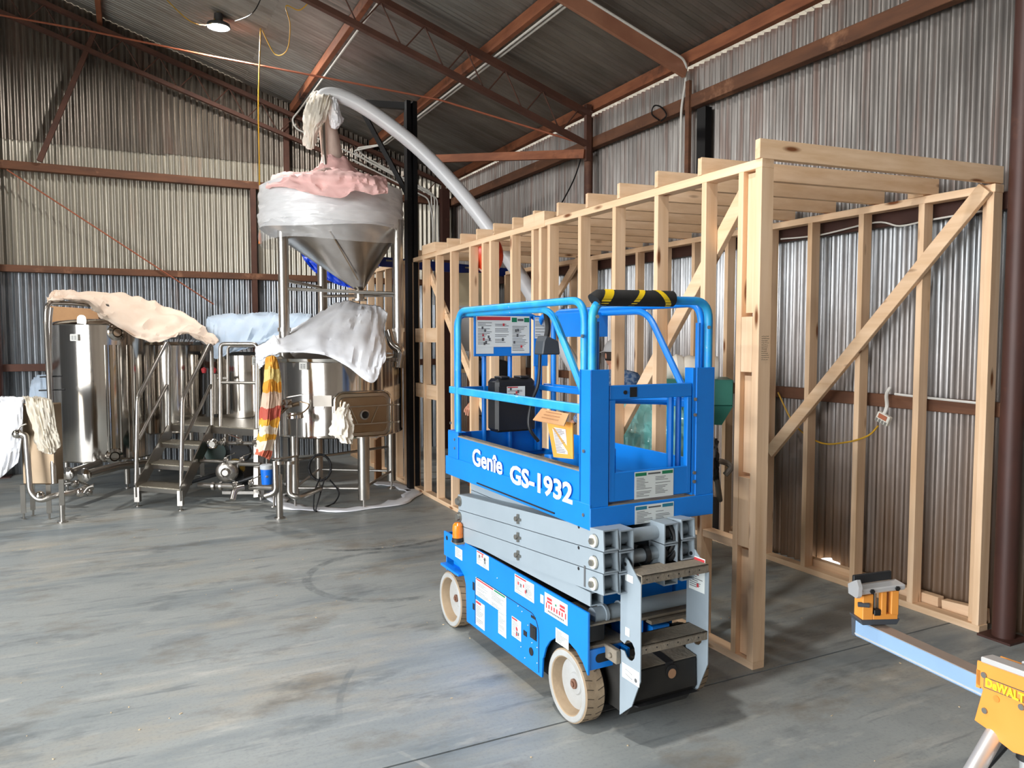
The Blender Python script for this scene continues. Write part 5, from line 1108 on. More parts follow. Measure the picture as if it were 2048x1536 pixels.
# ---- stairs and platform
fl_ = lambda v: V(v.x, v.y, 0)
A0 = fl_(D(275, 973, 7.70)); WV = fl_(D(361, 981, 7.52)) - A0; GV = (fl_(D(343, 848, 8.5)) - A0) / 3
st = thing('access_stairs', 'stainless three step access stairs with bent tube handrails', 'stairs', A0 + WV * .5)
CHK = mat('chequer_tread', (176, 168, 152), .35, .9, (150, 142, 126), 40, bump=.6, bsc=120)
for k in range(3):
    o_ = A0 + GV * k + UPZ * (.20 + .18 * k)
    mb = MB().prism([(0, 0), (1, 0), (1, 1), (0, 1)], o_, WV, GV * 1.05, UPZ * .012); s_ = mb.build('step', CHK, st)
    MB().prism([(0, -.04), (1, -.04), (1, 0), (0, 0)], o_, WV, UPZ, GV * .06).build('step_lip', SSB, s_)
for s in (0, 1):
    b_ = A0 + WV * s
    MB().prism([(-.12, .10), (.12, .10), (3.05, .62), (3.05, .76), (2.75, .76), (-.12, .235)], b_ + (WV * (-.02) if s == 0 else WV * .01), GV, UPZ, WV * .025).build('stringer', SSB, st)
    MB().beam(b_ + UPZ * .05, b_ + UPZ * .2, .05, .05, GV).tube([b_ + UPZ * .01, b_ + UPZ * .05], .01, 8).cyl(b_, b_ + UPZ * .01, .025, seg=12).build('foot', SSB, st)
hr = [[(272, 970, 7.74), (275, 797, 7.74), (332, 686, 8.3), (338, 692, 8.32), (338, 850, 8.32)], [(362, 985, 7.6), (365, 798, 7.6), (418, 690, 8.12), (423, 692, 8.15), (424, 850, 8.15)]]
for r_ in hr:
    MB().tube(fillet([D(*q) for q in r_], .06), .021, 12).build('handrail', SSB, st)
for a, b_ in (((277, 880, 7.74), (334, 770, 8.3)), ((367, 882, 7.6), (422, 770, 8.12))): MB().tube([D(*a), D(*b_)], .017, 10).build('mid_rail', SSB, st)
q = A0 + GV * 3.0; pz = .745
pf = thing('work_platform', 'stainless work platform of chequer plate with guard rails between tanks and kettle', 'platform', q)
c0 = q; cW = PZ(524, 858, pz); ex = (V(cW.x, cW.y, 0) - (q + WV)); back = V(.444, .896, 0) * .8
poly = [c0, c0 + WV, c0 + WV + ex, c0 + WV + ex + back, c0 + back]
MB().add([V(p.x, p.y, pz - .01) for p in poly] + [V(p.x, p.y, pz) for p in poly], [(4, 3, 2, 1, 0), (5, 6, 7, 8, 9)] + [(i, (i + 1) % 5, 5 + (i + 1) % 5, 5 + i) for i in range(5)]).build('deck', CHK, pf)
for a, b_ in ((poly[0], poly[1]), (poly[1], poly[2]), (poly[2], poly[3]), (poly[0], poly[4])): MB().beam(V(a.x, a.y, pz - .045), V(b_.x, b_.y, pz - .045), .03, .07).build('edge_beam', SSB, pf)
for p in (poly[1] + V(.3, .05, 0), poly[2] - V(.02, 0, 0), poly[3], poly[4]): MB().beam(V(p.x, p.y, .03), V(p.x, p.y, pz - .08), .05, .05, (0, 1, 0)).cyl(V(p.x, p.y, 0), V(p.x, p.y, .03), .02, seg=10).build('leg', SSB, pf)
MB().tube(fillet([D(441, 852, 8.0), D(441, 688, 8.0), D(514, 688, 7.9), D(514, 856, 7.9)], .05), .021, 12).build('guard_rail', SSB, pf)
MB().tube([D(443, 765, 8.0), D(512, 766, 7.9)], .017, 10).build('mid_rail', SSB, pf)
MB().tube(fillet([D(456, 828, 8.9), D(456, 692, 8.9), D(540, 692, 8.9)], .05), .016, 10).build('guard_rail', SSB, pf); MB().tube([D(426, 757, 8.9), D(456, 757, 8.9)], .018, 10).build('mid_rail', SSB, pf)
# two sprayers with red caps behind the rail
for px, lab in ((408, 'slim dark tool with red cap behind the stair handrail, left of two'), (428, 'pale tube with red cap behind the stair handrail, right of two')):
    t = thing('gas_tube', lab, 'tube', D(px, 835, 8.9), 'red capped tubes')
    MB().tube([D(px, 828, 8.9), D(px, 748, 8.9)], .045 if px > 420 else .02, 12).build('body', SSB if px > 420 else BLK, t)
    MB().lathe([(.02, 0), (.03, .03), (.03, .05), (0, .07)], D(px, 746, 8.9), seg=14).build('cap', RD, t)
# ---- pump skid under the platform
t = thing('pump_skid', 'tangle of stainless valves, pipes and a pump under the work platform', 'pump skid', D(460, 1000, 7.8))
def H(a, b_, r, nm='pipe', m=None): MB().tube([D(*a), D(*b_)], r, 12).build(nm, m or SSB, t)
H((428, 886, 8.0), (518, 887, 7.8), .020); H((402, 922, 7.95), (485, 924, 7.8), .020); H((478, 928, 7.75), (522, 929, 7.65), .022); H((398, 970, 7.75), (478, 973, 7.6), .026); H((500, 974, 7.6), (546, 976, 7.5), .026)
MB().lathe([(0, .03), (.03, .03), (.034, .02), (.045, .025), (.055, .01), (.055, -.02)], D(425, 888, 7.9), (-.3, -.95, 0), 24).build('end_cap', SS, t)
MB().tube([D(430, 905, 8.2), D(440, 905, 8.6)], .11, 20).build('motor', DKG, t); MB().tube([D(480, 905, 8.3), D(486, 905, 8.6)], .10, 20).build('motor', BLK, t)
MB().lathe([(0, .06), (.03, .06), (.05, .035), (.08, .03), (.105, .01), (.115, -.02), (.1, -.06)], D(453, 944, 7.85), (-.35, -.93, 0), 28).build('pump_head', SSB, t)
MB().lathe([(.06, 0), (.10, 0), (.10, -.06), (.06, -.06)], D(468, 938, 8.0), (-.35, -.93, 0), 24).build('pump_band', mat('ochre_band', (150, 120, 40), .5), t)
MB().tube([D(470, 955, 8.0), D(500, 950, 8.3)], .10, 20).build('motor', BLK, t)
for px, py, d in ((445, 880, 7.9), (478, 879, 7.85), (510, 880, 7.8), (452, 916, 7.85), (484, 916, 7.8), (470, 965, 7.6), (502, 962, 7.55)):
    g_ = MB().ball(D(px, py + 4, d), .030, seg=12).lathe([(.02, -.02), (.036, -.02), (.036, -.012), (.02, -.012)], D(px, py + 5, d), (1, 0, 0), 14).lathe([(.02, .02), (.036, .02), (.036, .012), (.02, .012)], D(px, py + 5, d), (1, 0, 0), 14).build('valve', SSB, t)
    MB().tube([D(px, py, d), D(px, py - 3, d), D(px - 22 if px in (478, 470) else px + 18, py - 10, d - .05)], .009, 6, sy=.6).build('valve_handle', SS, t)
MB().tube(fillet([D(488, 975, 7.55), D(470, 978, 7.5), D(465, 1000, 7.45)], .06), .03, 12).build('spout', SSB, t)
for px, py in ((427, 972), (442, 972)): MB().lathe([(.026, -.012), (.042, -.012), (.042, .012), (.026, .012)], D(px, py, 7.68), _rt, 16).build('clamp', SSB, t)
H((380, 965, 8.2), (445, 945, 7.95), .02, 'hose', BLK); H((475, 965, 7.9), (520, 950, 7.9), .02, 'hose', BLK)
MB().beam(D(446, 985, 7.8), D(520, 985, 7.7), .03, .03).beam(D(513, 860, 7.9), D(513, 995, 7.7), .045, .045, _fw).build('skid_frame', SSB, t)
# blue tumbler
t = thing('blue_tumbler', 'bright blue tumbler with white lid band on the skid pipe', 'tumbler', D(534, 968, 7.35))
c = D(534, 968, 7.35); MB().lathe([(0, 0), (.048, 0), (.058, .145), (.058, .15)], c, seg=24).build('cup', mat('tumbler_blue', (0, 110, 224), .35), t)
MB().lathe([(.0585, .145), (.062, .15), (.062, .185), (.05, .19), (0, .19)], c, seg=24).build('lid_band', mat('tumbler_lid', (190, 196, 200), .5), t)
MB().lathe([(0, .001), (.012, 0), (.014, -.002)], c + V(-.005, -.0545, .08), (0, -1, 0), 14).build('badge', SSB, t)
# hoses under the kettle
o = MB().tube([D(640 + 22 * math.cos(k / 3.3) , 935 + 26 * math.sin(k / 3.3), 7.7 + .02 * math.sin(k)) for k in range(70)], .012, 8).build('hose_coil', RUB); tag(o, 'black hose coil hanging between the kettle legs', 'hose')
o = MB().tube(spline([D(650, 955, 7.6), D(640, 990, 7.5), PZ(632, 1022, .01), PZ(650, 1014, .01), PZ(668, 1006, .01), D(678, 985, 7.6), D(660, 960, 7.7)], 8), .008, 6).tube(spline([D(640, 955, 7.6), D(629, 985, 7.5), PZ(628, 1019, .02), PZ(640, 1020, .01)], 8), .008, 6).build('power_cable', RUB); tag(o, 'thin black cables looping down to the floor under the kettle', 'cable')
rows = []
for k in range(41):
    a = math.radians(150 + k * 6.6); r0 = .62 + .03 * math.sin(k * 1.3); r1 = .80 + .03 * math.sin(k * .9)
    c = V(2.02, 8.1, 0); rows.append([c + V(math.cos(a) * (r0 + (r1 - r0) * j / 4), math.sin(a) * (r0 + (r1 - r0) * j / 4), .008 + .022 * abs(noise.noise(Vector((k * .5, j * .9, 3)))) * (1 if j < 4 else .3)) for j in range(5)])
o = MB().grid(rows).build('floor_cloth', CW, solid=.004); tag(o, 'greyish white cloth rolled on the floor around the kettle legs', 'cloth')
o = MB().beam(D(756, 925, 9.25) - V(0, 0, .3), D(756, 925, 9.25) + V(0, 0, .3), .42, .02, (.9, -.44, 0)).build('plywood_sheet', mat('plywood', (176, 130, 90), .7, 0, (158, 112, 76), 3, (1, 1, 4)), bevel=.002); tag(o, 'brown plywood sheet leaning behind the kettle legs', 'plywood')
# blue tarp behind the cone
o = drape('blue_tarp', [[(598, 500, 9.9), (640, 505, 9.9), (690, 520, 9.9)], [(612, 525, 9.85), (650, 530, 9.8), (695, 545, 9.8)], [(640, 552, 9.8), (668, 566, 9.75), (708, 578, 9.75)]], mat('tarp_blue', (6, 60, 190), .4), fold=.06, fs=5, seed=21)
tag(o, 'bright blue tarp hanging behind the hopper cone', 'tarp')
# ------------------------------------------------------------ inside the timber room
RB = mat('rack_blue', (18, 48, 140), .45)
t = thing('rack_beam', 'dark blue pallet rack beam with pale slots seen through the far studs', 'beam', D(900, 560, 9.6))
MB().beam(D(757, 523, 8.9), D(1035, 547, 10.35), .05, .11).build('beam', RB, t)
for px, py, d in ((935, 535, 9.75), (778, 521, 8.95)): MB().beam(D(px - 6, py, d - .03), D(px + 6, py + .8, d - .03), .004, .02).build('slot', mat('slot_pale', (150, 140, 120), .6), t)
t = thing('control_cabinet', 'tall pale grey electrical cabinet behind the lift rail, yellow warning triangle on its door', 'cabinet', D(945, 860, 9.3))
c = D(945, 700, 9.3)
def slab(px0, py0, px1, py1, d, dep, name, m, par, bevel=.004):
    a = D(px0, py1, d); b_ = D(px1, py1, d); tp = D(px0, py0, d); h = tp.z - a.z; u = (b_ - a); u.z = 0
    return MB().prism([(0, 0), (1, 0), (1, 1), (0, 1)], a, u, UPZ * h, V(_fw.x, _fw.y, 0).normalized() * dep).build(name, m, par, bevel=bevel)
slab(918, 612, 1000, 702, 9.3, .3, 'body', mat('cabinet_grey', (196, 200, 204), .45), t)
slab(925, 648, 931, 656, 9.29, .004, 'warning_triangle', YEL, t); slab(924, 660, 932, 673, 9.29, .004, 'warning_label', WH, t)
slab(924, 657, 932, 660, 9.288, .004, 'warning_label', RD, t)
t2_ = thing('cream_cabinet', 'cream coloured flat cabinet door above the grey cabinet, seen between studs', 'cabinet', D(945, 620, 9.7))
slab(916, 546, 985, 618, 9.7, .3, 'body', mat('cabinet_cream', (204, 190, 158), .6), t2_); slab(936, 569, 942, 573, 9.69, .004, 'knob', SSD, t2_)
t = thing('work_bench', 'rough timber bench cluttered with dark bottles behind the far studs', 'bench', D(945, 870, 8.8))
slab(905, 738, 1010, 746, 8.8, .5, 'top', mat('bench_wood', (190, 160, 118), .7), t)
for px in (908, 935, 1005): slab(px, 746, px + 6, 1023 if 0 else 979, 8.8, .05, 'leg', M['oldwood2'], t)
for i, (px, h, r) in enumerate(((912, .16, .04), (925, .22, .05), (940, .14, .035), (955, .2, .05), (985, .18, .04))):
    b0 = D(px, 738, 8.95); o = MB().lathe([(0, 0), (r, 0), (r, h * .6), (r * .4, h * .8), (r * .4, h), (0, h)], b0, seg=14).build('bottle', BLK)
    tag(o, 'dark bottle on the rough bench behind the studs, %s from the left' % ORD[i], 'bottle', 'bench bottles')
# orange bag
c = D(977, 512, 7.1); t = thing('orange_bag', 'glossy orange bag hanging under the joists between studs', 'bag', c - V(0, 0, .16))
rows = []
for i in range(13):
    th = math.pi * i / 12; rr = .13 * math.sin(th) ** .5 * (1 - .35 * (i / 12) ** 2) if 0 < i < 12 else .002
    rows.append([c + V(math.cos(a) * rr * (1 + .13 * math.sin(9 * a) + .08 * math.sin(5 * a + i * .5)), math.sin(a) * rr * (1 + .13 * math.sin(9 * a) + .08 * math.sin(5 * a + i * .5)), .165 * math.cos(th)) for a in [2 * math.pi * k / 40 for k in range(41)]])
MB().grid(rows).build('bag', mat('bag_orange', (228, 76, 40), .3), t)
MB().tube([c + V(0, 0, .14), V(c.x, c.y, 2.62)], .006, 6).build('cord', BLK, t); MB().tube(spline([c - V(.1, 0, .12), c - V(.0, .02, .18), c - V(-.08, 0, .11)]), .008, 6).build('drawstring', CRM, t)
# mill
mc = D(1385, 800, 5.5)
t = thing('grain_mill', 'teal green grain mill with square hopper inside the timber room', 'mill', V(mc.x, mc.y, 0))
TE = mat('teal_paint', (44, 112, 100), .45, 0, (60, 128, 112), 5, c3=(120, 130, 112), sc3=6, lo3=.66, hi3=.8); TE2 = mat('turquoise_tarp', (50, 196, 186), .35, 0, (110, 214, 206), 6)
a, b_ = D(1306, 757, 5.5), D(1467, 762, 5.4)
zt1, zb1, zb2 = D(1440, 760, 5.4).z, D(1440, 812, 5.4).z, D(1440, 830, 5.4).z
u = V(b_.x - a.x, b_.y - a.y, 0); f_ = V(-u.y, u.x, 0).normalized() * .45
def frus(a, u, f, z1, z0, s):
    c_ = a + u * .5 + f * .5
    T = [V(p.x, p.y, z1) for p in (a, a + u, a + u + f, a + f)]; B = [V(c_.x + (p.x - c_.x) * s, c_.y + (p.y - c_.y) * s, z0) for p in T]
    return MB().add(T + B, [(0, 1, 2, 3)[::-1], (4, 5, 6, 7)] + [(i, (i + 1) % 4, 4 + (i + 1) % 4, 4 + i) for i in range(4)])
frus(a, u, f_, zt1, zb1, 1).build('hopper', TE, t, bevel=.006); frus(a, u, f_, zb1 - .002, zb2 - .08, .75).build('hopper_base', TE, t)
c_ = a + u * .5 + f_ * .5
MB().add([V(c_.x - .12 + x * .17, c_.y + y * .2, z) for z in (.45, zb2 - .08) for y in (-1, 1) for x in (-1, 1)], [(0, 2, 3, 1), (4, 5, 7, 6), (0, 1, 5, 4), (2, 6, 7, 3), (0, 4, 6, 2), (1, 3, 7, 5)]).build('mill_body', TE2, t, bevel=.02)
for x in (-.26, .02):
    for y in (-.18, .18): MB().box(c_.x + x - .025, c_.x + x + .025, c_.y + y - .025, c_.y + y + .025, 0, .46).build('leg', TE, t)
o = drape('plastic_wrap', [[(1245, 800, 5.5), (1285, 790, 5.35), (1330, 795, 5.2), (1375, 800, 5.2)], [(1238, 845, 5.3), (1285, 838, 5.2), (1330, 842, 5.05), (1378, 850, 5.05)], [(1232, 900, 5.2), (1285, 895, 5.1), (1330, 900, 5.0), (1380, 905, 5.0)], [(1232, 960, 5.2), (1285, 960, 5.1), (1330, 960, 5.0), (1380, 960, 5.0)]], film('glossy_plastic', (150, 214, 212), .6, .1), fold=.09, fs=11, seed=31)
tag(o, 'crumpled glossy plastic wrapping in front of the teal mill', 'plastic wrap')
cr = D(1392, 738, 5.55); t = thing('fabric_roll', 'thick white fabric roll lying on top of the teal mill', 'fabric roll', cr - V(0, 0, .1))
for k in range(5):
    s_ = -.16 + k * .08; p = cr + u.normalized() * s_ + V(0, .08, 0)
    MB().lathe([(.02, -.05), (.085, -.045), (.10 + .008 * (k % 2), 0), (.09, .045), (.02, .05)], p, u.normalized() + V(0, 0, .12 * (k % 2)), 24).build('fold', CRM, t)
# brown items and bin on the floor
bp2 = PZ(1443, 1068); t = thing('dark_bin', 'dark round bin on the floor inside the room, behind the near post', 'bin', bp2)
MB().lathe([(0, 0), (.13, 0), (.15, .3), (.155, .3), (.155, .32), (.14, .32), (.12, .02), (0, .02)], bp2 + V(.05, .15, 0), seg=28).build('shell', mat('bin_dark', (40, 36, 34), .35), t)
o = drape('black_jacket', [[(1418, 880, 4.95), (1428, 876, 4.9), (1434, 882, 4.95)], [(1416, 920, 4.9), (1430, 920, 4.85), (1437, 925, 4.9)], [(1418, 960, 5.1), (1428, 962, 5.1), (1436, 958, 5.1)]], BLK, fold=.03, fs=9, seed=41)
tag(o, 'black garment hanging on the mill beside the lift platform', 'jacket')
rr = random.Random(9)
for i, lab in enumerate(('leaning across the bin foot', 'lying flattest and farthest left', 'with its end pointing at the near post', 'nearest the back stud wall')):
    p = PZ(1438 + i * 8, 1075 + (i % 2) * 12); a_ = rr.uniform(-1, 1); q = p + V(math.cos(a_) * .22, math.sin(a_) * .22, 0)
    o = MB().beam(p + V(0, 0, .02 + i * .022), q + V(0, 0, .02 + i * .022 + (.1 if i == 0 else 0)), .07, .035).build('timber_offcut', PXm, bevel=.002); tag(o, 'short pine offcut in the room, ' + lab, 'offcut', 'offcuts in the room')
o = MB().tube(spline([PZ(1440, 1000, .5) , D(1432, 930, 5.3), D(1450, 925, 5.4), D(1462, 935, 5.4), D(1450, 950, 5.4)], 6), .02, 8).build('grey_hose', mat('hose_grey', (120, 112, 104), .7)); tag(o, 'grey hose draped beside the mill', 'hose')
# ------------------------------------------------------------ people
SKIN = mat('skin', (206, 148, 122), .55); DEN = mat('denim_dark', (40, 46, 62), .85); CHKS = mat('blue_check_shirt', (74, 112, 168), .8, 0, (150, 172, 204), 40, amt=.1); HAIR = mat('dark_hair', (46, 34, 28), .7); CAPM = mat('grey_cap', (190, 190, 192), .8); BLKC = mat('black_clothes', (30, 30, 36), .85); BOOT = mat('boots', (70, 50, 36), .8)
def skin_part(name, verts, edges, radii, m, par, root=0):
    me = bpy.data.meshes.new(name); off = base_of(par); me.from_pydata([tuple(Vector(v)) for v in verts], edges, []); me.materials.append(m)
    o = bpy.data.objects.new(name, me); COL.objects.link(o); o.parent = par
    md = o.modifiers.new('skin', 'SKIN'); md.use_smooth_shade = True
    for i, r in enumerate(radii): me.skin_vertices[0].data[i].radius = r if isinstance(r, tuple) else (r, r); me.skin_vertices[0].data[i].use_root = (i == root)
    sb = o.modifiers.new('sub', 'SUBSURF'); sb.levels = 1; sb.render_levels = 1
    return o
def person(lab, loc, face, shirt, trousers, cap=None, height=1.70, rh=None, lh=None):
    """loc: feet; face: heading in degrees from +y, clockwise seen from above; local frame: x right, y forward"""
    t = thing('person', lab, 'person', loc, rotz=-math.radians(face), local=True); k = height / 1.75
    S = lambda *v: tuple(a * k for a in v)
    rh = rh or (.30, .28, 1.02); lh = lh or (-.30, .28, 1.02)
    # torso, arms and neck: one surface
    v = [S(0, 0, .95), S(0, -.01, 1.12), S(0, -.02, 1.30), S(0, -.02, 1.43), S(0, 0, 1.52),
         S(.17, -.02, 1.43), S(.23, .02, 1.18), S(rh[0] * .92, rh[1] * .8, rh[2] + .03), S(-.17, -.02, 1.43), S(-.23, .02, 1.18), S(lh[0] * .92, lh[1] * .8, lh[2] + .03)]
    e = [(0, 1), (1, 2), (2, 3), (3, 4), (3, 5), (5, 6), (6, 7), (3, 8), (8, 9), (9, 10)]
    skin_part('shirt', v, e, [(.16, .11), (.15, .105), (.165, .115), (.13, .09), .055, .075, .055, .042, .075, .055, .042], shirt, t)
    v = [S(0, 0, .96), S(.09, 0, .88), S(.11, .02, .50), S(.11, -.02, .10), S(-.09, 0, .88), S(-.11, .02, .50), S(-.11, -.02, .10)]
    skin_part('trousers', v, [(0, 1), (1, 2), (2, 3), (0, 4), (4, 5), (5, 6)], [(.15, .11), .10, .07, .055, .10, .07, .055], trousers, t)
    for s in (-1, 1):
        MB().add([S(s * .11 + x * .045, -.08 + y * .27, z * (.09 if y == 0 else .06)) for z in (0.0, 1) for y in (0, 1) for x in (-1, 1)], [(0, 2, 3, 1), (4, 5, 7, 6), (0, 1, 5, 4), (2, 6, 7, 3), (0, 4, 6, 2), (1, 3, 7, 5)]).build('shoe', BOOT, t, bevel=.015)
    # head with face
    mb = MB(); rows = []
    for i in range(19):
        th = math.pi * i / 18; z = .118 * math.cos(th); rw = []
        for j in range(29):
            a = 2 * math.pi * j / 28; fx, fy = math.sin(a), math.cos(a); w = math.sin(th)
            jaw = 1 - .22 * max(0, -z / .118) ** 1.5
            x = fx * w * .076 * jaw; y = fy * w * .095 * (jaw if fy > 0 else 1)
            if fy > .5:
                f = (fy - .5) * 2; y += f * (.022 * math.exp(-((z + .015) / .022) ** 2) * math.exp(-(fx / .16) ** 2) + .006 * math.exp(-((z + .06) / .012) ** 2) * math.exp(-(fx / .3) ** 2) - .008 * math.exp(-((z - .012) / .014) ** 2) * math.exp(-((abs(fx) - .38) / .16) ** 2) + .007 * math.exp(-((z + .1) / .02) ** 2))
            rw.append(Vector(S(x, y + .015, 1.635 + z)))
        rows.append(rw)
    hd = MB().grid(rows).tube([Vector(S(0, -.01, 1.46)), Vector(S(0, .0, 1.56))], [.058 * k, .05 * k], 14).build('head', SKIN, t)
    for s in (-1, 1):
        MB().ball(S(s * .03, .098, 1.648), .011 * k, seg=10, rings=6).build('eye', mat('eye_white', (230, 228, 222), .3) if 'eye_white' not in bpy.data.materials else bpy.data.materials['eye_white'], hd)
        MB().ball(S(s * .03, .1065, 1.648), .005 * k, seg=8, rings=5).build('iris', HAIR, hd)
        MB().ball(S(s * .078, .0, 1.635), .03 * k, .3, .6, 1).build('ear', SKIN, hd)
    MB().tube([S(-.022, .103, 1.578), S(0, .109, 1.576), S(.022, .103, 1.578)], .004 * k, 6).build('mouth', mat('lips', (168, 96, 88), .5) if 'lips' not in bpy.data.materials else bpy.data.materials['lips'], hd)
    rows = [[Vector(S(math.sin(a) * .082 * math.sin(th), (math.cos(a) * .100) * math.sin(th) + .008, 1.645 + .125 * math.cos(th))) for a in [math.pi * (.42 + 1.16 * j / 20) for j in range(21)]] for th in [math.radians(3 + 112 * i / 12) for i in range(13)]]
    MB().grid(rows).build('hair', HAIR, t, solid=.006)
    if cap:
        rows = [[Vector(S(math.sin(a) * .089 * math.sin(th), math.cos(a) * .108 * math.sin(th) + .012, 1.655 + .122 * math.cos(th))) for a in [2 * math.pi * j / 28 for j in range(29)]] for th in [math.radians(2 + 82 * i / 9) for i in range(10)]]
        cp = MB().grid(rows).build('cap', cap, t, solid=.004)
        rows = [[Vector(S(math.sin(a) * (.085 + .01 * i), math.cos(a) * (.10 + .025 * i) + .012, 1.672 - .004 * i)) for a in [math.radians(-50 + 100 * j / 12) for j in range(13)]] for i in range(4)]
        MB().grid(rows).build('cap_peak', cap, cp, solid=.004)
    # hands: palm and five fingers, lightly curled
    for s, h in ((1, rh), (-1, lh)):
        el = Vector(S(s * .23, .02, 1.18)); w0 = Vector(S(h[0] * .92, h[1] * .8, h[2] + .03)); d = (Vector(S(*h)) - el).normalized()
        sd = d.cross(Vector((0, 0, 1))).normalized() * -s; dn = Vector((0, 0, -1)); dn = (dn - d * dn.dot(d)).normalized()
        v = [w0 - d * .02, w0 + d * .03, w0 + d * .075]; e = [(0, 1), (1, 2)]; r = [(.028, .024), (.036, .018), (.04, .016)]
        for q, (o1, L) in enumerate(((-.028, .062), (-.010, .072), (.010, .068), (.027, .054))):
            b0 = len(v); v += [w0 + d * .085 + sd * o1, w0 + d * (.085 + L * .5) + sd * o1 * 1.1 + dn * .008, w0 + d * (.085 + L * .85) + sd * o1 * 1.1 + dn * .03]; e += [(2, b0), (b0, b0 + 1), (b0 + 1, b0 + 2)]; r += [.0095, .0088, .0075]
        b0 = len(v); v += [w0 + d * .04 - sd * .038 + dn * .008, w0 + d * .07 - sd * .052 + dn * .016, w0 + d * .095 - sd * .05 + dn * .03]; e += [(1, b0), (b0, b0 + 1), (b0 + 1, b0 + 2)]; r += [.011, .010, .0085]
        skin_part('hand', v, e, r, SKIN, t, root=1)
    return t
p1 = D(1229, 740, 6.3)
person('person in grey cap and blue checked shirt seen from behind inside the timber room', (p1.x, p1.y, 0), 10, CHKS, DEN, CAPM, 1.66)
p2 = D(985, 740, 7.5)
person('person in black clothes half hidden behind the lift sign board, one hand showing', (p2.x, p2.y, 0), 175, BLKC, BLKC, None, 1.72, rh=(.34, .16, 1.06), lh=(-.2, .2, 1.0))
# ------------------------------------------------------------ saw stand in the foreground
YL = mat('stand_yellow', (222, 146, 62), .5, 0, (214, 138, 54), 6); ALU = mat('stand_aluminium', (222, 222, 222), .42, .7); ALB = mat('bluish_aluminium', (150, 182, 214), .4, .35, (140, 170, 204), 5); GYD = mat('dark_grey_plastic', (62, 66, 72), .5)
b0, b1 = D(1722, 1248, 2.55), D(1985, 1345, 2.10)
dirb = (b1 - b0).normalized(); end = b1 + dirb * 1.0
t = thing('saw_stand', 'yellow and silver mitre saw stand in the right foreground, long arm reaching left', 'saw stand', V(b1.x, b1.y, 0))
mid = b1
zc_ = b0.z - .005
P0 = V(b0.x, b0.y, b0.z - .008); P1 = end; P1 = V(end.x, end.y, P0.z) 
sdv = dirb.cross(UPZ).normalized()
MB().beam(P0, P1, .052, .056).build('extension_arm', ALB, t, bevel=.003); MB().beam(P0 + UPZ * .0285, P1 + UPZ * .0285, .05, .002).build('arm_top', mat('dusty_alu', (150, 134, 122), .5, .3), t)
MB().beam(P0 + sdv * .0265 - UPZ * .019, P1 + sdv * .0265 - UPZ * .019, .002, .005).build('arm_groove', ALU, t)
MB().beam(P0 - dirb * .014, P0 + dirb * .002, .056, .06).build('end_cap', GYD, t, bevel=.002)
# end support: yellow bracket with stop
e0 = P0 + dirb * .05 + UPZ * .03; U = V(.92, -.39, 0).normalized(); Wd = V(0, 0, 1); Nn = V(-.39, -.92, 0).normalized()
def pr(poly, o, m, name, ex, bevel=.002, par=None): return MB().prism(poly, o, U, Wd, ex).build(name, m, par or t, bevel=bevel)
pr([(-.05, 0), (.065, 0), (.075, .018), (-.06, .018)], e0 - Nn * -.03, GYD, 'foot_clamp', -Nn * .07)
pr([(-.05, .014), (-.015, .014), (-.015, .1), (-.05, .095)], e0 + Nn * .028, YL, 'bracket', -Nn * .055)
pr([(-.015, .014), (.068, .014), (.068, .035), (-.015, .035)], e0 + Nn * .028, YL, 'bracket', -Nn * .055)
pr([(.045, .03), (.07, .03), (.07, .112), (.045, .11)], e0 + Nn * .028, YL, 'bracket', -Nn * .055); pr([(.012, .03), (.03, .03), (.03, .108), (.012, .106)], e0 + Nn * .028, YL, 'bracket', -Nn * .02)
pr([(-.012, .03), (.01, .03), (.01, .05), (-.012, .05)], e0 + Nn * .03, BLK, 'clamp_knob', -Nn * .05); MB().cyl(e0 + U * -.062 + UPZ * .066 + Nn * .02, e0 + U * -.03 + UPZ * .066 + Nn * .03, .008, seg=10).build('clamp_knob', GYD, t)
MB().cyl(e0 + U * -.002 + UPZ * .03 + Nn * .01, e0 + U * -.002 + UPZ * .115 + Nn * .01, .006, seg=8).build('threaded_rod', STL, t)
pr([(-.075, .1), (.085, .118), (.085, .136), (-.075, .118)], e0 + Nn * .04, ALU, 'roller_rail', -Nn * .06, .004)
MB().prism([(0, 0), (.05, 0), (.055, .03), (.02, .05), (.0, .06), (-.015, .04), (-.012, .01)], e0 + U * -.082 + UPZ * .095 + Nn * .045, -Nn, UPZ, U * .012).build('stop_bracket', ALU, t)
pr([(-.065, .122), (.062, .138), (.062, .166), (-.065, .152)], e0 - Nn * .005, BLK, 'stop_plate', -Nn * .012)
for a_ in (-.028, .055): MB().cyl(e0 + U * a_ + UPZ * (.118 + a_ * .1) + Nn * .041, e0 + U * a_ + UPZ * (.118 + a_ * .1) + Nn * .046, .008, seg=6).build('screw', BLK, t)
# main head
g0 = D(1990, 1330, 2.04); UU = dirb; 
face_o = P0 + dirb * ((b1 - b0).length + .0) + sdv * .045
if (face_o - EYE).length > (P0 + dirb * (b1 - b0).length - sdv * .045 - EYE).length: sdv_n = -sdv
else: sdv_n = sdv
face_o = P0 + dirb * (b1 - b0).length + sdv_n * .045
hp = [(-.012, .045), (.30, .045), (.30, -.115)] + [(.30 * .5 + .03 + .12 * math.cos(a), -.115 - .05 * math.sin(a)) for a in [math.radians(10 + 160 * k / 10) for k in range(11)]] + [(.035, -.135), (-.005, -.118), (.012, -.03), (-.018, -.028)]
hp = [(-.012, .045), (.34, .045), (.34, -.06), (.24, -.12), (.17, -.155), (.10, -.165), (.05, -.15), (.03, -.135), (-.014, -.125), (.008, -.03), (-.014, -.02)]
MB().prism(hp, face_o, dirb, UPZ, -sdv_n * .006).build('leg_housing', YL, t, bevel=.002)
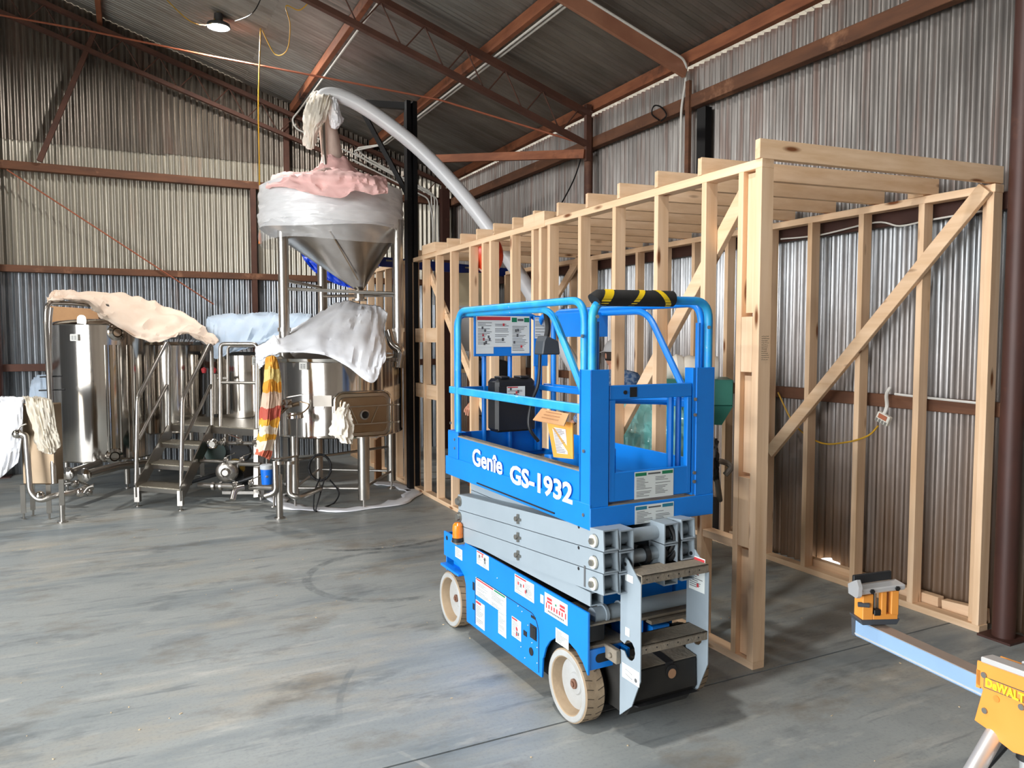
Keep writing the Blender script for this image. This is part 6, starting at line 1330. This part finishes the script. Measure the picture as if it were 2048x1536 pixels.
MB().prism(hp, face_o - sdv_n * .085, dirb, UPZ, -sdv_n * .006).build('leg_housing', YL, t, bevel=.002)
MB().prism([(-.012, .02), (.0, .02), (.0, -.03), (-.012, -.03)], face_o, dirb, UPZ, -sdv_n * .09).build('housing_end', YL, t)
MB().beam(face_o + dirb * .0 - sdv_n * .02 + UPZ * .052, face_o + dirb * .6 - sdv_n * .02 + UPZ * .052, .045, .016).build('top_rail', ALU, t, bevel=.003)
MB().beam(face_o + dirb * .07 - sdv_n * .085 + UPZ * .054, face_o + dirb * .6 - sdv_n * .085 + UPZ * .054, .055, .016).build('top_rail', ALU, t, bevel=.003)
fn = sdv_n; uu = dirb if dirb.cross(UPZ).dot(fn) > 0 else -dirb
for a_, z in ((.012, .012), (.018, -.085), (.12, -.035)): MB().cyl(face_o + dirb * a_ + UPZ * z, face_o + dirb * a_ + UPZ * z + fn * .004, .008, seg=14).build('bolt', STL, t)
MB().cyl(face_o + dirb * .05 - UPZ * .04, face_o + dirb * .05 - UPZ * .04 + fn * .002, .009, seg=16).build('rivet_head', mat('amber_rivet', (220, 130, 50), .5), t)
MB().prism([(.012, -.022), (.16, -.022), (.16, .008), (.012, .008)], face_o + fn * .0006, dirb, UPZ, fn * .0006).build('name_panel', GYD, t); MB().prism([(.014, -.020), (.158, -.020), (.158, .006), (.014, .006)], face_o + fn * .0010, dirb, UPZ, fn * .0006).build('name_panel_face', mat('amber_panel', (196, 136, 60), .5), t)
text('D\u1d07WALT' if 0 else 'DeWALT', t, face_o + fn * .0022 + dirb * .018 - UPZ * .0155, dirb, UPZ, .032, mat('logo_yellow', (252, 220, 40), .45), bold=.035, xs=.88)
# legs
k0 = face_o + dirb * .03 - sdv_n * .04 - UPZ * .13
L1 = D(1900, 1625, 1.95); L1 = V(L1.x, L1.y, L1.z); dl = (L1 - k0).normalized(); L1 = k0 + dl * ((k0.z) / -dl.z * .985)
MB().tube([k0 - dl * .03, L1], .023, 16).build('leg', ALU, t); MB().cyl(L1 - dl * .05, V(L1.x, L1.y, .0) if 0 else L1 + dl * .008, .027, seg=16).build('rubber_foot', BLK, t)
k1 = face_o + dirb * .12 - sdv_n * .03 - UPZ * .12; q1 = V(k1.x + .02, k1.y - .02, .012)
MB().tube([k1, q1], .022, 16).build('leg', ALU, t); MB().tube([k1 + UPZ * .01, k1 - UPZ * .06], .027, 14).build('leg_sleeve', BLK, t)
far = P0 + dirb * ((b1 - b0).length + .75) - UPZ * .13
for s in (-1, 1): MB().tube([far, V(far.x + dirb.x * .25 + sdv.x * .32 * s, far.y + dirb.y * .25 + sdv.y * .32 * s, .012)], .022, 14).build('leg', ALU, t)
MB().prism([(0, .045), (.3, .045), (.3, -.1), (0, -.1)], far + UPZ * .13 - dirb * .15 + sdv_n * .045, dirb, UPZ, -sdv_n * .09).build('leg_housing', YL, t, bevel=.004)
pb = k0 - sdv_n * .10; MB().tube([pb, V(pb.x - .02, pb.y + .35, .012)], .012, 10).build('brace_leg', BLK, t)
